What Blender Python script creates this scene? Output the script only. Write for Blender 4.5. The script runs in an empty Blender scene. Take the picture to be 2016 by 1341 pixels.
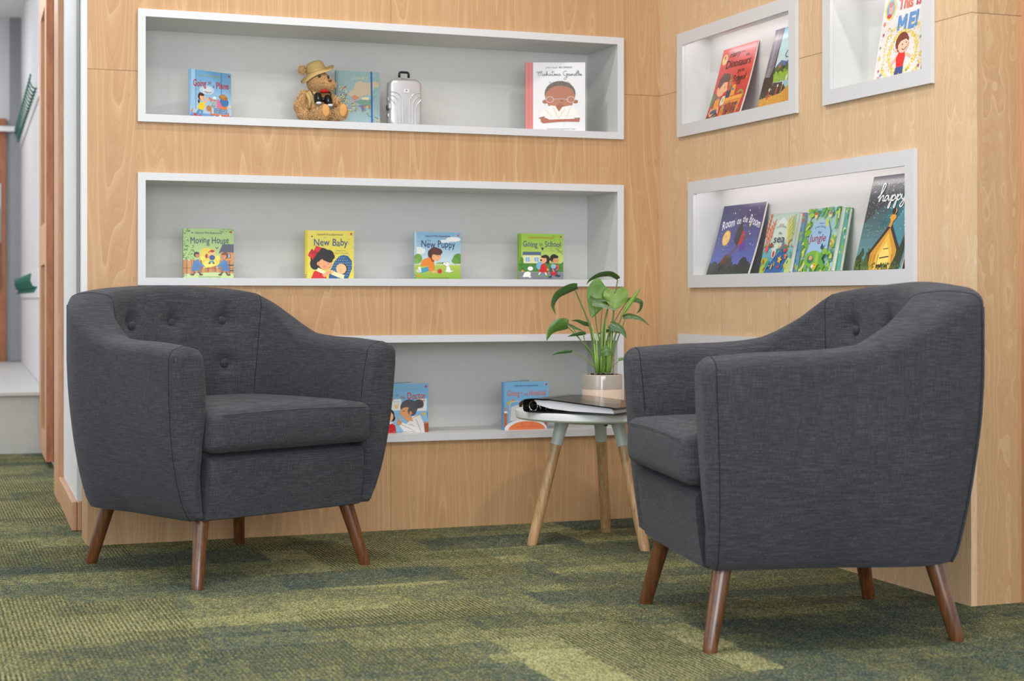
import bpy, bmesh, math, random
from mathutils import Vector, Matrix, noise
from mathutils.geometry import tessellate_polygon
random.seed(7)
PI = math.pi
D = bpy.data
COL = bpy.context.scene.collection
sc = bpy.context.scene

# ---------------------------------------------------------------- camera, sky, lights, exposure
YAW = math.radians(20.39)
cam_d = D.cameras.new('camera'); cam = D.objects.new('camera', cam_d); COL.objects.link(cam)
cam.location = (0, 0, .77)
cam.rotation_euler = (PI/2, 0, -YAW)
cam_d.sensor_width = 36; cam_d.lens = 3195/2016*36
cam_d.shift_y = -82.5/2016
cam_d.clip_start = .05
cam_d.dof.use_dof = True; cam_d.dof.focus_distance = 4.75; cam_d.dof.aperture_fstop = 4.5
sc.camera = cam

w = D.worlds.new('world'); sc.world = w; w.use_nodes = True
w.node_tree.nodes['Background'].inputs[0].default_value = (.93, .97, 1.0, 1)
w.node_tree.nodes['Background'].inputs[1].default_value = .85

def area(name, loc, rot, size, power, col=(1, 1, 1), sy=None, shape=None):
    l = D.lights.new(name, 'AREA'); l.energy = power; l.color = col; l.size = size
    l.shape = shape or ('RECTANGLE' if sy else 'SQUARE')
    if sy: l.size_y = sy
    o = D.objects.new(name, l); COL.objects.link(o); o.location = loc; o.rotation_euler = rot
    return o
area('ceiling_downlight', (1.06, 4.48, 2.83), (0, 0, 0), .13, 15, (1, .95, .90), shape='DISK')
area('ceiling_downlight', (1.9, 2.6, 2.83), (0, 0, 0), .16, 20, (1, .94, .88), shape='DISK')
area('ceiling_downlight', (-.3, 3.0, 2.83), (0, 0, 0), .16, 20, (1, .94, .88), shape='DISK')
area('ceiling_panel_light', (.6, 3.2, 2.83), (0, 0, 0), 1.2, 24, (1, .97, .94), sy=1.2)
area('window_and_fill_light', (-2.6, .6, 1.6), (math.radians(80), 0, math.radians(-68)), 2.2, 30, (.88, .94, 1), sy=1.8)
area('window_and_fill_light', (.2, -1.6, 1.35), (math.radians(88), 0, math.radians(-14)), 3.0, 128, (.95, .97, 1), sy=1.7)  # unseen fill added behind the camera to brighten low, camera-facing surfaces
area('corridor_light', (-.55, 8.0, 2.8), (0, 0, 0), .9, 34, (.97, .98, 1), sy=.9)
area('corridor_light', (-.55, 11.0, 2.8), (0, 0, 0), .9, 30, (.97, .98, 1), sy=.9)
area('corridor_side_fill', (-1.7, 6.9, 1.5), (math.radians(90), 0, math.radians(-90)), 1.6, 34, (.95, .98, 1), sy=1.6)  # fill lamp added to brighten the corridor's near wall, no window there
sc.view_settings.view_transform = 'Standard'
sc.view_settings.look = 'None'
sc.view_settings.exposure = 0.0
sc.view_settings.gamma = 1.0
sc.view_settings.use_curve_mapping = False

# ---------------------------------------------------------------- colour and material helpers
def lin(c):
    r = []
    for v in c[:3]:
        v = v/255.
        r.append(v/12.92 if v <= .04045 else ((v+.055)/1.055)**2.4)
    return tuple(r)+(1,)

class NT:
    def __init__(s, name, rough=.5, spec=.5):
        s.m = D.materials.new(name); s.m.use_nodes = True
        s.t = s.m.node_tree; s.b = s.t.nodes['Principled BSDF']
        s.b.inputs['Roughness'].default_value = rough
        s.b.inputs['Specular IOR Level'].default_value = spec
    def n(s, kind, ins=None, **kw):
        n = s.t.nodes.new('ShaderNode'+kind)
        for k, v in kw.items(): setattr(n, k, v)
        for k, v in (ins or {}).items():
            if isinstance(v, bpy.types.NodeSocket): s.t.links.new(v, n.inputs[k])
            else: n.inputs[k].default_value = v
        return n
    def math(s, op, a, b=0., c=0.):
        n = s.n('Math', {0: a, 1: b, 2: c}, operation=op); return n.outputs[0]
    def mix(s, f, a, b, mode='MIX'):
        n = s.n('Mix', data_type='RGBA', blend_type=mode)
        for i, v in ((0, f), (6, a), (7, b)):
            if isinstance(v, bpy.types.NodeSocket): s.t.links.new(v, n.inputs[i])
            else: n.inputs[i].default_value = v
        return n.outputs[2]
    def ramp(s, f, stops, interp='LINEAR'):
        n = s.n('ValToRGB', {0: f}); r = n.color_ramp; r.interpolation = interp
        while len(r.elements) < len(stops): r.elements.new(.5)
        for e, (p, c) in zip(r.elements, stops): e.position = p; e.color = c
        return n.outputs[0]
    def obj(s): return s.n('TexCoord').outputs['Object']
    def mapped(s, v, scale, loc=(0, 0, 0), rot=(0, 0, 0)):
        return s.n('Mapping', {0: v, 1: loc, 2: rot, 3: scale}).outputs[0]
    def noise(s, v, scale=5., detail=2., rough=.5, dist=0.):
        return s.n('TexNoise', {'Vector': v, 'Scale': scale, 'Detail': detail, 'Roughness': rough, 'Distortion': dist}).outputs[0]
    def col(s, c):
        if isinstance(c, bpy.types.NodeSocket): s.t.links.new(c, s.b.inputs['Base Color'])
        else: s.b.inputs['Base Color'].default_value = c
        return s
    def bump(s, h, strength=.3, dist=.001):
        n = s.n('Bump', {'Strength': strength, 'Distance': dist, 'Height': h})
        s.t.links.new(n.outputs[0], s.b.inputs['Normal'])

def plain(name, c, rough=.5, spec=.5, metal=0, var=.04, coat=0):
    """one colour with a faint procedural mottling"""
    t = NT(name, rough, spec); b = lin(c)
    f = t.noise(t.obj(), 40, 3)
    d = tuple(max(0, v*(1-var*2)) for v in b[:3])+(1,)
    u = tuple(min(1, v*(1+var)) for v in b[:3])+(1,)
    t.col(t.mix(f, d, u)); t.b.inputs['Metallic'].default_value = metal
    if coat: t.b.inputs['Coat Weight'].default_value = coat
    return t.m

def mk_fabric():
    t = NT('charcoal_fabric', .92, .25); o = t.obj()
    h = t.noise(t.mapped(o, (26, 26, 760)), 1, 2, .6)
    v = t.noise(t.mapped(o, (700, 700, 22)), 1, 2, .6)
    g = t.noise(o, 700, 2, .7)
    s = t.noise(t.mapped(o, (9, 9, 190)), 1, 3, .7)
    blot = t.noise(o, 5, 2)
    a = t.math('ADD', t.math('MULTIPLY', h, .45), t.math('MULTIPLY', v, .35))
    a = t.math('ADD', a, t.math('MULTIPLY', g, .3))
    a = t.math('ADD', a, t.math('MULTIPLY', s, .10))
    a = t.math('ADD', a, t.math('MULTIPLY', blot, .08))
    c = t.ramp(a, [(.42, lin((34, 35, 39))), (.64, lin((59, 61, 67))), (.86, lin((98, 97, 101)))])
    fl = t.math('GREATER_THAN', t.noise(o, 260, 0), .83)
    c = t.mix(t.math('MULTIPLY', fl, .25), c, lin((150, 150, 150)))
    t.col(c); t.bump(a, .7, .0016)
    t.b.inputs['Sheen Weight'].default_value = .14
    t.b.inputs['Sheen Roughness'].default_value = .5
    t.b.inputs['Sheen Tint'].default_value = lin((190, 192, 205))
    return t.m

def mk_veneer(name, c0, c1, c2, wig, sx=1., axis='x'):
    t = NT(name, .42, .35); o = t.obj()
    sep = t.n('SeparateXYZ', {0: o})
    hx = t.math('ADD', sep.outputs[0], sep.outputs[1]); z = sep.outputs[2]
    # mirrored veneer leaves, .33 m wide
    fold = t.math('PINGPONG', hx, .335)
    leaf = t.math('FLOOR', t.math('DIVIDE', hx, .67))
    row = t.math('FLOOR', t.math('DIVIDE', t.math('SUBTRACT', z, 1.486), 3.))
    comb = t.n('CombineXYZ', {0: fold, 1: t.math('ADD', t.math('MULTIPLY', leaf, 3.7), t.math('MULTIPLY', row, 9.1)), 2: z}).outputs[0]
    big = t.noise(t.mapped(comb, (9*sx, 1, .5)), 1, 1.2, .35)
    wg = t.noise(t.mapped(comb, (30, 1, 15)), 1, 1, .4)
    fld = t.math('ADD', big, t.math('MULTIPLY', wg, wig))
    rings = t.math('FRACT', t.math('MULTIPLY', fld, 15))
    line = t.math('POWER', rings, 5.)
    tone = t.noise(t.mapped(comb, (16, 1, .7)), 1, 2, .5)
    fine = t.noise(t.mapped(comb, (420, 1, 9)), 1, 2, .6)
    c = t.mix(tone, c0, c1)
    c = t.mix(t.math('MULTIPLY', line, .5), c, c2)
    l2 = t.math('POWER', t.math('FRACT', t.math('ADD', t.math('MULTIPLY', fld, 52), t.math('MULTIPLY', tone, 2))), 2.5)
    c = t.mix(t.math('MULTIPLY', l2, t.math('MULTIPLY', tone, .42)), c, c2)
    c = t.mix(t.math('MULTIPLY', t.math('SUBTRACT', fine, .35), .30), c, lin((150, 112, 74)))
    pore = t.math('GREATER_THAN', t.noise(t.mapped(comb, (150, 1, 26)), 1, 0), .80)
    c = t.mix(t.math('MULTIPLY', pore, .22), c, lin((150, 110, 72)))
    # board joints: one level line and the upright ones
    j = t.math('LESS_THAN', t.math('ABSOLUTE', t.math('SUBTRACT', z, 1.486)), .0011)
    j2 = t.math('LESS_THAN', t.math('ABSOLUTE', t.math('SUBTRACT', sep.outputs[0], 1.502)), .0007)
    j3 = t.math('LESS_THAN', t.math('ABSOLUTE', t.math('SUBTRACT', sep.outputs[1], 4.30)), .0009)
    jj = t.math('MAXIMUM', j, t.math('MAXIMUM', j2, j3))
    c = t.mix(t.math('MULTIPLY', jj, .65), c, lin((95, 66, 42)))
    t.col(c); t.bump(fine, .08, .0006)
    return t.m

def mk_wood(name, dark, light, rough=.3, coat=.3, sc_=1):
    t = NT(name, rough, .5); o = t.obj()
    a = t.noise(t.mapped(o, (90*sc_, 90*sc_, 6)), 1, 3, .6)
    b = t.noise(t.mapped(o, (400*sc_, 400*sc_, 22)), 1, 2, .6)
    f = t.math('ADD', t.math('MULTIPLY', a, .7), t.math('MULTIPLY', b, .35))
    t.col(t.ramp(f, [(.35, dark), (.7, light)]))
    t.b.inputs['Coat Weight'].default_value = coat
    t.b.inputs['Coat Roughness'].default_value = .25
    return t.m

def mk_carpet():
    t = NT('green_carpet', 1., .05); o = t.obj()
    jit = t.n('TexNoise', {'Vector': o, 'Scale': 90., 'Detail': 2.}).outputs[1]
    jv = t.n('VectorMath', {0: jit, 1: (.5, .5, .5)}, operation='SUBTRACT').outputs[0]
    jv = t.n('VectorMath', {0: jv, 3: .035}, operation='SCALE').outputs[0]
    p = t.n('VectorMath', {0: o, 1: jv}, operation='ADD').outputs[0]
    def cells(sx, sy, off, stag):
        s = t.n('SeparateXYZ', {0: p})
        x = t.math('ADD', s.outputs[0], off); y = t.math('ADD', s.outputs[1], off*1.7)
        cx = t.math('FLOOR', t.math('DIVIDE', x, sx))
        sh = t.n('TexWhiteNoise', {1: cx}, noise_dimensions='1D').outputs[0]
        cy = t.math('FLOOR', t.math('ADD', t.math('DIVIDE', y, sy), t.math('MULTIPLY', sh, stag)))
        return t.n('TexWhiteNoise', {0: t.n('CombineXYZ', {0: cx, 1: cy, 2: off}).outputs[0]}, noise_dimensions='3D')
    def cells2(sx, sy, off, stag):   # rows first, so patches run sideways
        s = t.n('SeparateXYZ', {0: p})
        x = t.math('ADD', s.outputs[0], off); y = t.math('ADD', s.outputs[1], off*1.3)
        cy = t.math('FLOOR', t.math('DIVIDE', y, sy))
        sh = t.n('TexWhiteNoise', {1: cy}, noise_dimensions='1D').outputs[0]
        cx = t.math('FLOOR', t.math('ADD', t.math('DIVIDE', x, sx), t.math('MULTIPLY', sh, stag)))
        return t.n('TexWhiteNoise', {0: t.n('CombineXYZ', {0: cx, 1: cy, 2: off}).outputs[0]}, noise_dimensions='3D')
    A = cells2(.50, .25, 3.1, 7.); B = cells(.25, .50, 1.37, 5.); C_ = cells2(.33, .125, 6.3, 9.)
    big = t.noise(o, 2.2, 1)
    v = t.math('ADD', t.math('MULTIPLY', A.outputs[0], .50), t.math('MULTIPLY', B.outputs[0], .30))
    v = t.math('ADD', v, t.math('MULTIPLY', C_.outputs[0], .26)); v = t.math('SUBTRACT', v, t.math('MULTIPLY', 1., .07))
    v = t.math('ADD', v, t.math('MULTIPLY', t.math('SUBTRACT', big, .5), .55))
    mot = t.noise(t.mapped(o, (1, .5, 1)), 30, 3, .6)
    v = t.math('ADD', v, t.math('MULTIPLY', t.math('SUBTRACT', mot, .5), .5))
    mot2 = t.noise(t.mapped(o, (1, .7, 1)), 110, 2, .6)
    v = t.math('ADD', v, t.math('MULTIPLY', t.math('SUBTRACT', mot2, .5), .5))
    base = t.ramp(v, [(.16, lin((52, 62, 56))), (.34, lin((80, 90, 72))), (.48, lin((108, 114, 74))),
                      (.62, lin((138, 142, 78))), (.84, lin((160, 160, 112)))])
    # ribs along y with beads, only in some patches
    s = t.n('SeparateXYZ', {0: o})
    wob = t.math('MULTIPLY', t.noise(t.mapped(o, (30, 30, 1)), 1, 1), .004)
    ribn = t.noise(t.mapped(o, (90, 40, 1)), 1, 2, .6)
    rib = t.math('SINE', t.math('MULTIPLY', t.math('ADD', s.outputs[0], wob), 2*PI/.0105))
    bead = t.math('SINE', t.math('MULTIPLY', s.outputs[1], 2*PI/.0095))
    rb = t.math('ADD', t.math('MULTIPLY', rib, .36), t.math('MULTIPLY', t.math('MULTIPLY', rib, bead), .14))
    rb = t.math('ADD', rb, .5)
    amt = t.math('ADD', t.math('MULTIPLY', t.math('GREATER_THAN', B.outputs[0], .5), .55), .04)
    amt = t.math('MULTIPLY', amt, t.math('ADD', .3, t.math('MULTIPLY', A.outputs[0], .8)))
    amt = t.math('MULTIPLY', amt, t.math('ADD', .1, t.math('MULTIPLY', ribn, 2.)))
    vor = t.n('TexVoronoi', {'Vector': t.mapped(o, (300, 215, 1)), 'Scale': 1.}, feature='F1')
    vs = t.n('SeparateColor', {0: vor.outputs[1]}); vd = vor.outputs[0]
    v2 = t.math('ADD', v, t.math('MULTIPLY', t.math('SUBTRACT', vs.outputs[0], .5), .52))
    c = t.ramp(v2, [(.08, lin((64, 78, 74))), (.32, lin((92, 106, 92))), (.46, lin((116, 118, 84))),
                    (.60, lin((150, 150, 90))), (.86, lin((188, 186, 136)))])
    c = t.mix(t.math('MULTIPLY', t.math('GREATER_THAN', vs.outputs[1], .84), .55), c, lin((166, 146, 118)))
    c = t.mix(t.math('MULTIPLY', t.math('LESS_THAN', vs.outputs[1], .13), .55), c, lin((92, 116, 108)))
    c = t.mix(t.math('MULTIPLY', t.math('SUBTRACT', 1., rb), t.math('MULTIPLY', amt, 1.5)), c, lin((50, 54, 40)))
    c = t.mix(t.math('MULTIPLY', t.math('GREATER_THAN', vd, .52), .55), c, lin((48, 54, 44)))
    speck = t.math('SUBTRACT', 1., vd)
    c = t.n('HueSaturation', {'Saturation': .98, 'Value': 1.34, 'Color': c}).outputs[0]
    t.col(c)
    t.bump(t.math('ADD', t.math('MULTIPLY', rb, amt), t.math('MULTIPLY', speck, 1.2)), .9, .004)
    return t.m

def mk_vcol(name, rough=.35, coat=.0, spec=.5):
    t = NT(name, rough, spec)
    a = t.n('VertexColor', layer_name='col').outputs[0]
    f = t.noise(t.obj(), 60, 2)
    t.col(t.mix(t.math('MULTIPLY', f, .06), a, (0, 0, 0, 1)))
    if coat: t.b.inputs['Coat Weight'].default_value = coat; t.b.inputs['Coat Roughness'].default_value = .12
    return t.m

def mk_glass(name):
    t = NT(name, .08, .5); t.col(lin((150, 138, 118)))
    t.b.inputs['Transmission Weight'].default_value = .55
    t.b.inputs['IOR'].default_value = 1.45
    return t.m

M = dict(
    fabric=mk_fabric(),
    veneer=mk_veneer('beech_veneer', lin((183, 142, 101)), lin((198, 158, 117)), lin((217, 185, 144)), .014),
    veneer2_shaded=mk_veneer('shaded_figured_beech', lin((183, 142, 101)), lin((198, 158, 117)), lin((217, 185, 144)), .10, 1.25),  # figured beech darkened to put the return wall's shade into its colour
    veneer2=mk_veneer('figured_beech_veneer', lin((206, 171, 134)), lin((220, 188, 151)), lin((236, 212, 178)), .12, 1.25),
    carpet=mk_carpet(),
    seam=plain('seam_groove_shade', (40, 40, 44), .9, .1),  # dark tone painted in for the shade down in the seam grooves
    walnut=mk_wood('walnut_leg', lin((66, 37, 18)), lin((128, 78, 43)), .28, .5),
    oak=mk_wood('pale_oak_leg', lin((166, 124, 82)), lin((214, 178, 134)), .4, .2),
    trimwood=mk_wood('beech_trim', lin((190, 138, 102)), lin((214, 166, 130)), .45, .1, .6),
    doorwood=mk_wood('red_brown_door', lin((148, 84, 50)), lin((186, 118, 78)), .45, .1, .5),
    white=plain('white_paint', (222, 222, 224), .5, .4, var=.01),
    frame=plain('white_lacquer', (212, 214, 219), .35, .45, var=.012),
    lining=plain('niche_lining', (212, 213, 211), .45, .4, var=.01),
    grey=plain('grey_paint', (150, 152, 156), .6, .3),
    gap_shade=plain('grey_gap_shade', (128, 134, 136), .5, .4),  # grey for the painted shade line beside the white cheek
    bench=plain('pale_grey_laminate', (196, 198, 196), .4, .4),
    ceiling=plain('ceiling_white', (236, 236, 236), .8, .2, var=.01),
    green=plain('green_plastic', (22, 92, 76), .35, .5),
    black=plain('black_plastic', (16, 16, 18), .3, .5),
    vinyl=plain('black_vinyl', (22, 21, 22), .22, .5, coat=.3),
    paper=plain('paper', (232, 234, 240), .7, .2, var=.02),
    pages=plain('book_pages', (226, 220, 206), .8, .2, var=.03),
    tablewhite=plain('white_table_top', (226, 230, 232), .35, .5, var=.01),
    socket=plain('pale_grey_socket', (196, 206, 206), .35, .5, var=.01),
    chrome=plain('chrome', (210, 210, 214), .12, .5, metal=1),
    silver=plain('silver_plastic', (200, 200, 204), .28, .5, metal=.5),
    silverdark=plain('dark_silver', (96, 100, 104), .3, .5, metal=.5),
    soil=plain('potting_soil', (52, 36, 26), .95, .1, var=.4),
    bearskin=plain('bear_plush', (196, 156, 108), .95, .1, var=.15),
    sole=plain('bear_sole', (210, 158, 96), .8, .2, var=.08),
    khaki=plain('khaki_cloth', (188, 160, 108), .85, .15, var=.1),
    red=plain('red_cloth', (190, 28, 30), .7, .2),
    fur=mk_vcol('bear_fur', .9, 0, .1),
    print=mk_vcol('printed_cover', .33, .35),
    matt=mk_vcol('matt_cover', .5, .05),
    leaf=mk_vcol('leaf_green', .36, .12),
    glass=mk_glass('door_glass'),
)
def mk_pot():
    t = NT('two_tone_glaze', .16, .6)
    z = t.n('SeparateXYZ', {0: t.obj()}).outputs[2]
    f = t.math('GREATER_THAN', t.math('ADD', z, t.math('MULTIPLY', t.noise(t.obj(), 30, 1), .001)), .0585)
    c = t.mix(f, lin((232, 208, 186)), lin((176, 168, 156)))
    t.col(c); t.b.inputs['Coat Weight'].default_value = .5
    return t.m
M['pot'] = mk_pot()
def mk_led():
    t = NT('led_strip', .5); t.col((1, 1, 1, 1))
    t.b.inputs['Emission Color'].default_value = (1, .89, .90, 1)
    t.b.inputs['Emission Strength'].default_value = 7.5
    return t.m
M['led'] = mk_led()

# ---------------------------------------------------------------- object helpers
def link(name, me, mat=None, parent=None, smooth=False):
    o = D.objects.new(name, me); COL.objects.link(o)
    if mat: me.materials.append(mat)
    if smooth:
        for p in me.polygons: p.use_smooth = True
    if parent: o.parent = parent
    return o
def obj(name, bm, mat, parent=None, smooth=False):
    me = D.meshes.new(name)
    bmesh.ops.recalc_face_normals(bm, faces=bm.faces)
    bm.to_mesh(me); bm.free()
    return link(name, me, mat, parent, smooth)
def autosmooth(o, ang=40):
    me = o.data
    bm = bmesh.new(); bm.from_mesh(me)
    a = math.radians(ang)
    for e in bm.edges:
        if len(e.link_faces) == 2 and e.calc_face_angle(0) > a: e.smooth = False
    for f in bm.faces: f.smooth = True
    bm.to_mesh(me); bm.free(); return o
def tag(o, label=None, cat=None, group=None, kind=None):
    if label: o['label'] = label
    if cat: o['category'] = cat
    if group: o['group'] = group
    if kind: o['kind'] = kind
    return o
def thing(name, label, cat, loc=(0, 0, 0), rotz=0, group=None):
    o = D.objects.new(name, None); COL.objects.link(o)
    o.empty_display_size = .05
    o.location = loc; o.rotation_euler = (0, 0, rotz)
    return tag(o, label, cat, group)
def box(bm, x0, x1, y0, y1, z0, z1, bev=0, seg=2):
    m = Matrix.Translation(((x0+x1)/2, (y0+y1)/2, (z0+z1)/2)) @ Matrix.Diagonal((x1-x0, y1-y0, z1-z0, 1))
    r = bmesh.ops.create_cube(bm, size=1, matrix=m)
    if bev:
        es = set(e for v in r['verts'] for e in v.link_edges)
        bmesh.ops.bevel(bm, geom=list(es), offset=bev, segments=seg, profile=.5, affect='EDGES')
    return bm
def B(x0, x1, y0, y1, z0, z1, bev=0, seg=2): return box(bmesh.new(), x0, x1, y0, y1, z0, z1, bev, seg)
def rings(bm, rs, close_u=True, cap0=True, cap1=True):
    """rs: list of rings (lists of points); lofts them"""
    vs = [[bm.verts.new(p) for p in r] for r in rs]
    n = len(vs[0])
    for a, b in zip(vs, vs[1:]):
        for i in range(n if close_u else n-1):
            j = (i+1) % n
            try: bm.faces.new((a[i], a[j], b[j], b[i]))
            except ValueError: pass
    if cap0: bm.faces.new(vs[0])
    if cap1: bm.faces.new(vs[-1][::-1])
    return vs
def lathe(bm, prof, n=40, cx=0, cy=0, cap0=True, cap1=True):
    rings(bm, [[(cx+r*math.cos(2*PI*i/n), cy+r*math.sin(2*PI*i/n), z) for i in range(n)] for r, z in prof], True, cap0, cap1)
    return bm
def tube(bm, pts, rad, n=10, caps=True):
    pts = [Vector(p) for p in pts]; rs = []
    if not hasattr(rad, '__len__'): rad = [rad]*len(pts)
    up = None
    for i, p in enumerate(pts):
        t = (pts[min(i+1, len(pts)-1)]-pts[max(i-1, 0)]).normalized()
        if up is None:
            up = Vector((0, 0, 1)) if abs(t.z) < .9 else Vector((1, 0, 0))
        a = (up-t*up.dot(t)).normalized(); up = a; b = t.cross(a)
        rs.append([p+(a*math.cos(2*PI*k/n)+b*math.sin(2*PI*k/n))*rad[i] for k in range(n)])
    rings(bm, rs, True, caps, caps); return bm
def ball(bm, c, r, seg=16, rot=None):
    if not hasattr(r, '__len__'): r = (r, r, r)
    m = Matrix.Translation(c) @ (rot or Matrix.Identity(4)) @ Matrix.Diagonal((*r, 1))
    bmesh.ops.create_uvsphere(bm, u_segments=seg, v_segments=seg//2+2, radius=1, matrix=m); return bm
def catmull(P, n):
    """P list of tuples; returns smooth samples"""
    out = []; L = len(P)
    for i in range(L-1):
        p0 = P[max(i-1, 0)]; p1 = P[i]; p2 = P[i+1]; p3 = P[min(i+2, L-1)]
        for k in range(n):
            t = k/n
            out.append(tuple(.5*((2*b)+(-a+c)*t+(2*a-5*b+4*c-d)*t*t+(-a+3*b-3*c+d)*t*t*t)
                             for a, b, c, d in zip(p0, p1, p2, p3)))
    out.append(tuple(P[-1])); return out
def interp(tab, x):
    if x <= tab[0][0]: return tab[0][1]
    for (a, va), (b, vb) in zip(tab, tab[1:]):
        if x <= b:
            t = (x-a)/(b-a); return va+(vb-va)*t
    return tab[-1][1]

# ---------------------------------------------------------------- the room
WY, WX = 5.195, 2.49          # plane of the back wall and of the right wall
CR = math.radians(-1.84)      # the corridor is turned a little
CE = 2.84
obj('floor', B(-6, 5, -4, 14, -.05, 0), M['carpet'])['kind'] = 'structure'
obj('ceiling', B(-6, 5, 1.0, 14, CE, CE+.05), M['ceiling'])['kind'] = 'structure'

def panel_with_holes(bm, u0, u1, v0, v1, holes, f, depth):
    """front sheet with rectangular holes; f(u, v, w) -> point, w = depth behind the face"""
    us = sorted({u0, u1, *[h[0] for h in holes], *[h[1] for h in holes]})
    vs = sorted({v0, v1, *[h[2] for h in holes], *[h[3] for h in holes]})
    inside = lambda u, v: any(h[0] < u < h[1] and h[2] < v < h[3] for h in holes)
    cell = [[not inside((a+b)/2, (c+d)/2) for c, d in zip(vs, vs[1:])] for a, b in zip(us, us[1:])]
    V = {}
    def vt(i, j, k):
        if (i, j, k) not in V: V[i, j, k] = bm.verts.new(f(us[i], vs[j], depth*k))
        return V[i, j, k]
    nu, nv = len(us)-1, len(vs)-1
    for i in range(nu):
        for j in range(nv):
            if not cell[i][j]: continue
            for k in (0, 1): bm.faces.new([vt(i, j, k), vt(i+1, j, k), vt(i+1, j+1, k), vt(i, j+1, k)])
            for di, dj, e in ((-1, 0, ((i, j), (i, j+1))), (1, 0, ((i+1, j), (i+1, j+1))), (0, -1, ((i, j), (i+1, j))), (0, 1, ((i, j+1), (i+1, j+1)))):
                a, b = i+di, j+dj
                if 0 <= a < nu and 0 <= b < nv and cell[a][b]: continue
                (p, q), (r, s) = e
                bm.faces.new([vt(p, q, 0), vt(r, s, 0), vt(r, s, 1), vt(p, q, 1)])
    return bm

NB = [(.698, 2.32, 1.351, 1.658), (.698, 2.32, .836, 1.143), (.698, 2.32, .318, .624)]
NR = [(4.283, 4.997, 1.366, 1.637), (3.599, 4.048, 1.370, 1.637), (3.675, 4.913, .849, 1.123), (4.35, 4.99, .336, .607)]
TH = .018
hb = [(a-.004, b+.004, c-.004, d+.004) for a, b, c, d in NB]
hr = [(a-.004, b+.004, c-.004, d+.028) for a, b, c, d in NR]
bm = panel_with_holes(bmesh.new(), .521, WX, 0, CE, hb, lambda u, v, w_: (u, WY+w_, v), TH)
obj('wall_back', bm, M['veneer'])['kind'] = 'structure'
bm = panel_with_holes(bmesh.new(), 3.404, WY, 0, CE, hr, lambda u, v, w_: (WX+w_, u, v), TH)
obj('wall_right', bm, M['veneer2'])['kind'] = 'structure'
obj('wall_right_return', B(WX+TH, 3.3, 3.404, 3.422, 0, CE), M['veneer2_shaded'])['kind'] = 'structure'
obj('trim_1', B(2.642, 2.70, 3.380, 3.404, 0, CE), M['trimwood'])['kind'] = 'structure'
# white painted left cheek of the shelving wall, with a beech foot
obj('trim_2', B(.503, .521, WY+.001, 5.455, .28, CE), M['white'])['kind'] = 'structure'
obj('shade_strip', B(.5005, .5028, 5.235, 5.335, .28, CE), M['gap_shade'])['kind'] = 'structure'  # thin grey strip standing in for the shaded gap, not a real profile
obj('baseboard_shelving', B(.521, .539, WY+TH+.0005, 5.366, 0, .30), M['veneer'])['kind'] = 'structure'

def niche(idx, label, hole, plane, mirror, depth, border, group, led=False, proud=.012):
    """a built-in display box: white frame and lining"""
    a, b, c, d = hole
    if mirror:  # on the right wall: u = y, face looks to -x
        f = lambda u, w_, v: (plane+w_, u, v)
    else:
        f = lambda u, w_, v: (u, plane+w_, v)
    def bx(bm, u0, u1, w0, w1, v0, v1, bev=0):
        p, q = f(u0, w0, v0), f(u1, w1, v1)
        box(bm, min(p[0], q[0]), max(p[0], q[0]), min(p[1], q[1]), max(p[1], q[1]), v0, v1, bev)
    base = f((a+b)/2, 0, c-border)
    t = thing('display_niche', label, 'display niche', base, 0, group)
    def sub(name, bm, mat):
        bmesh.ops.translate(bm, vec=-Vector(base), verts=bm.verts)
        return obj(name, bm, mat, t)
    bm = bmesh.new()
    fr = panel_with_holes(bm, a-border, b+border, c-border, d+border, [(a, b, c, d)], lambda u, v, w_: f(u, -proud+w_, v), proud-.0005)
    bmesh.ops.bevel(bm, geom=[e for e in bm.edges if e.calc_length() > .0], offset=.0012, segments=1, affect='EDGES') if False else None
    sub('frame', fr, M['frame'])
    bm = bmesh.new(); k = .003
    if led: d = d+.024
    bx(bm, a-k, b+k, depth, depth+.012, c-k, d+k)          # back
    bx(bm, a-k, a, 0, depth, c-k, d+k); bx(bm, b, b+k, 0, depth, c-k, d+k)
    bx(bm, a, b, 0, depth, c-k, c); bx(bm, a, b, 0, depth, d, d+k)
    sub('lining', bm, M['lining'])
    if led:
        bm = bmesh.new(); bx(bm, a+.015, b-.015, .0195, .0265, d-.0105, d-.0005); sub('led_strip', bm, M['led'])
    return t
GB, GR = 'display niches in the back wall', 'display niches in the right wall'
niche(1, 'top long white-framed niche in the back wall, holding a teddy bear', NB[0], WY, 0, .259, .024, GB)
niche(2, 'middle long white-framed niche in the back wall, holding four square books', NB[1], WY, 0, .259, .024, GB)
niche(3, 'lowest long white-framed niche in the back wall, behind the round table', NB[2], WY, 0, .259, .024, GB)
niche(4, 'upper left lit niche in the right wall, holding a red book', NR[0], WX, 1, .095, .042, GR, True)
niche(5, 'upper right lit niche in the right wall, holding the white starry book', NR[1], WX, 1, .095, .042, GR, True)
niche(6, 'long lit niche in the right wall above the right armchair, holding four books', NR[2], WX, 1, .095, .042, GR, True)
niche(7, 'low niche in the right wall mostly hidden behind the right armchair', NR[3], WX, 1, .095, .042, GR, True)

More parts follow.
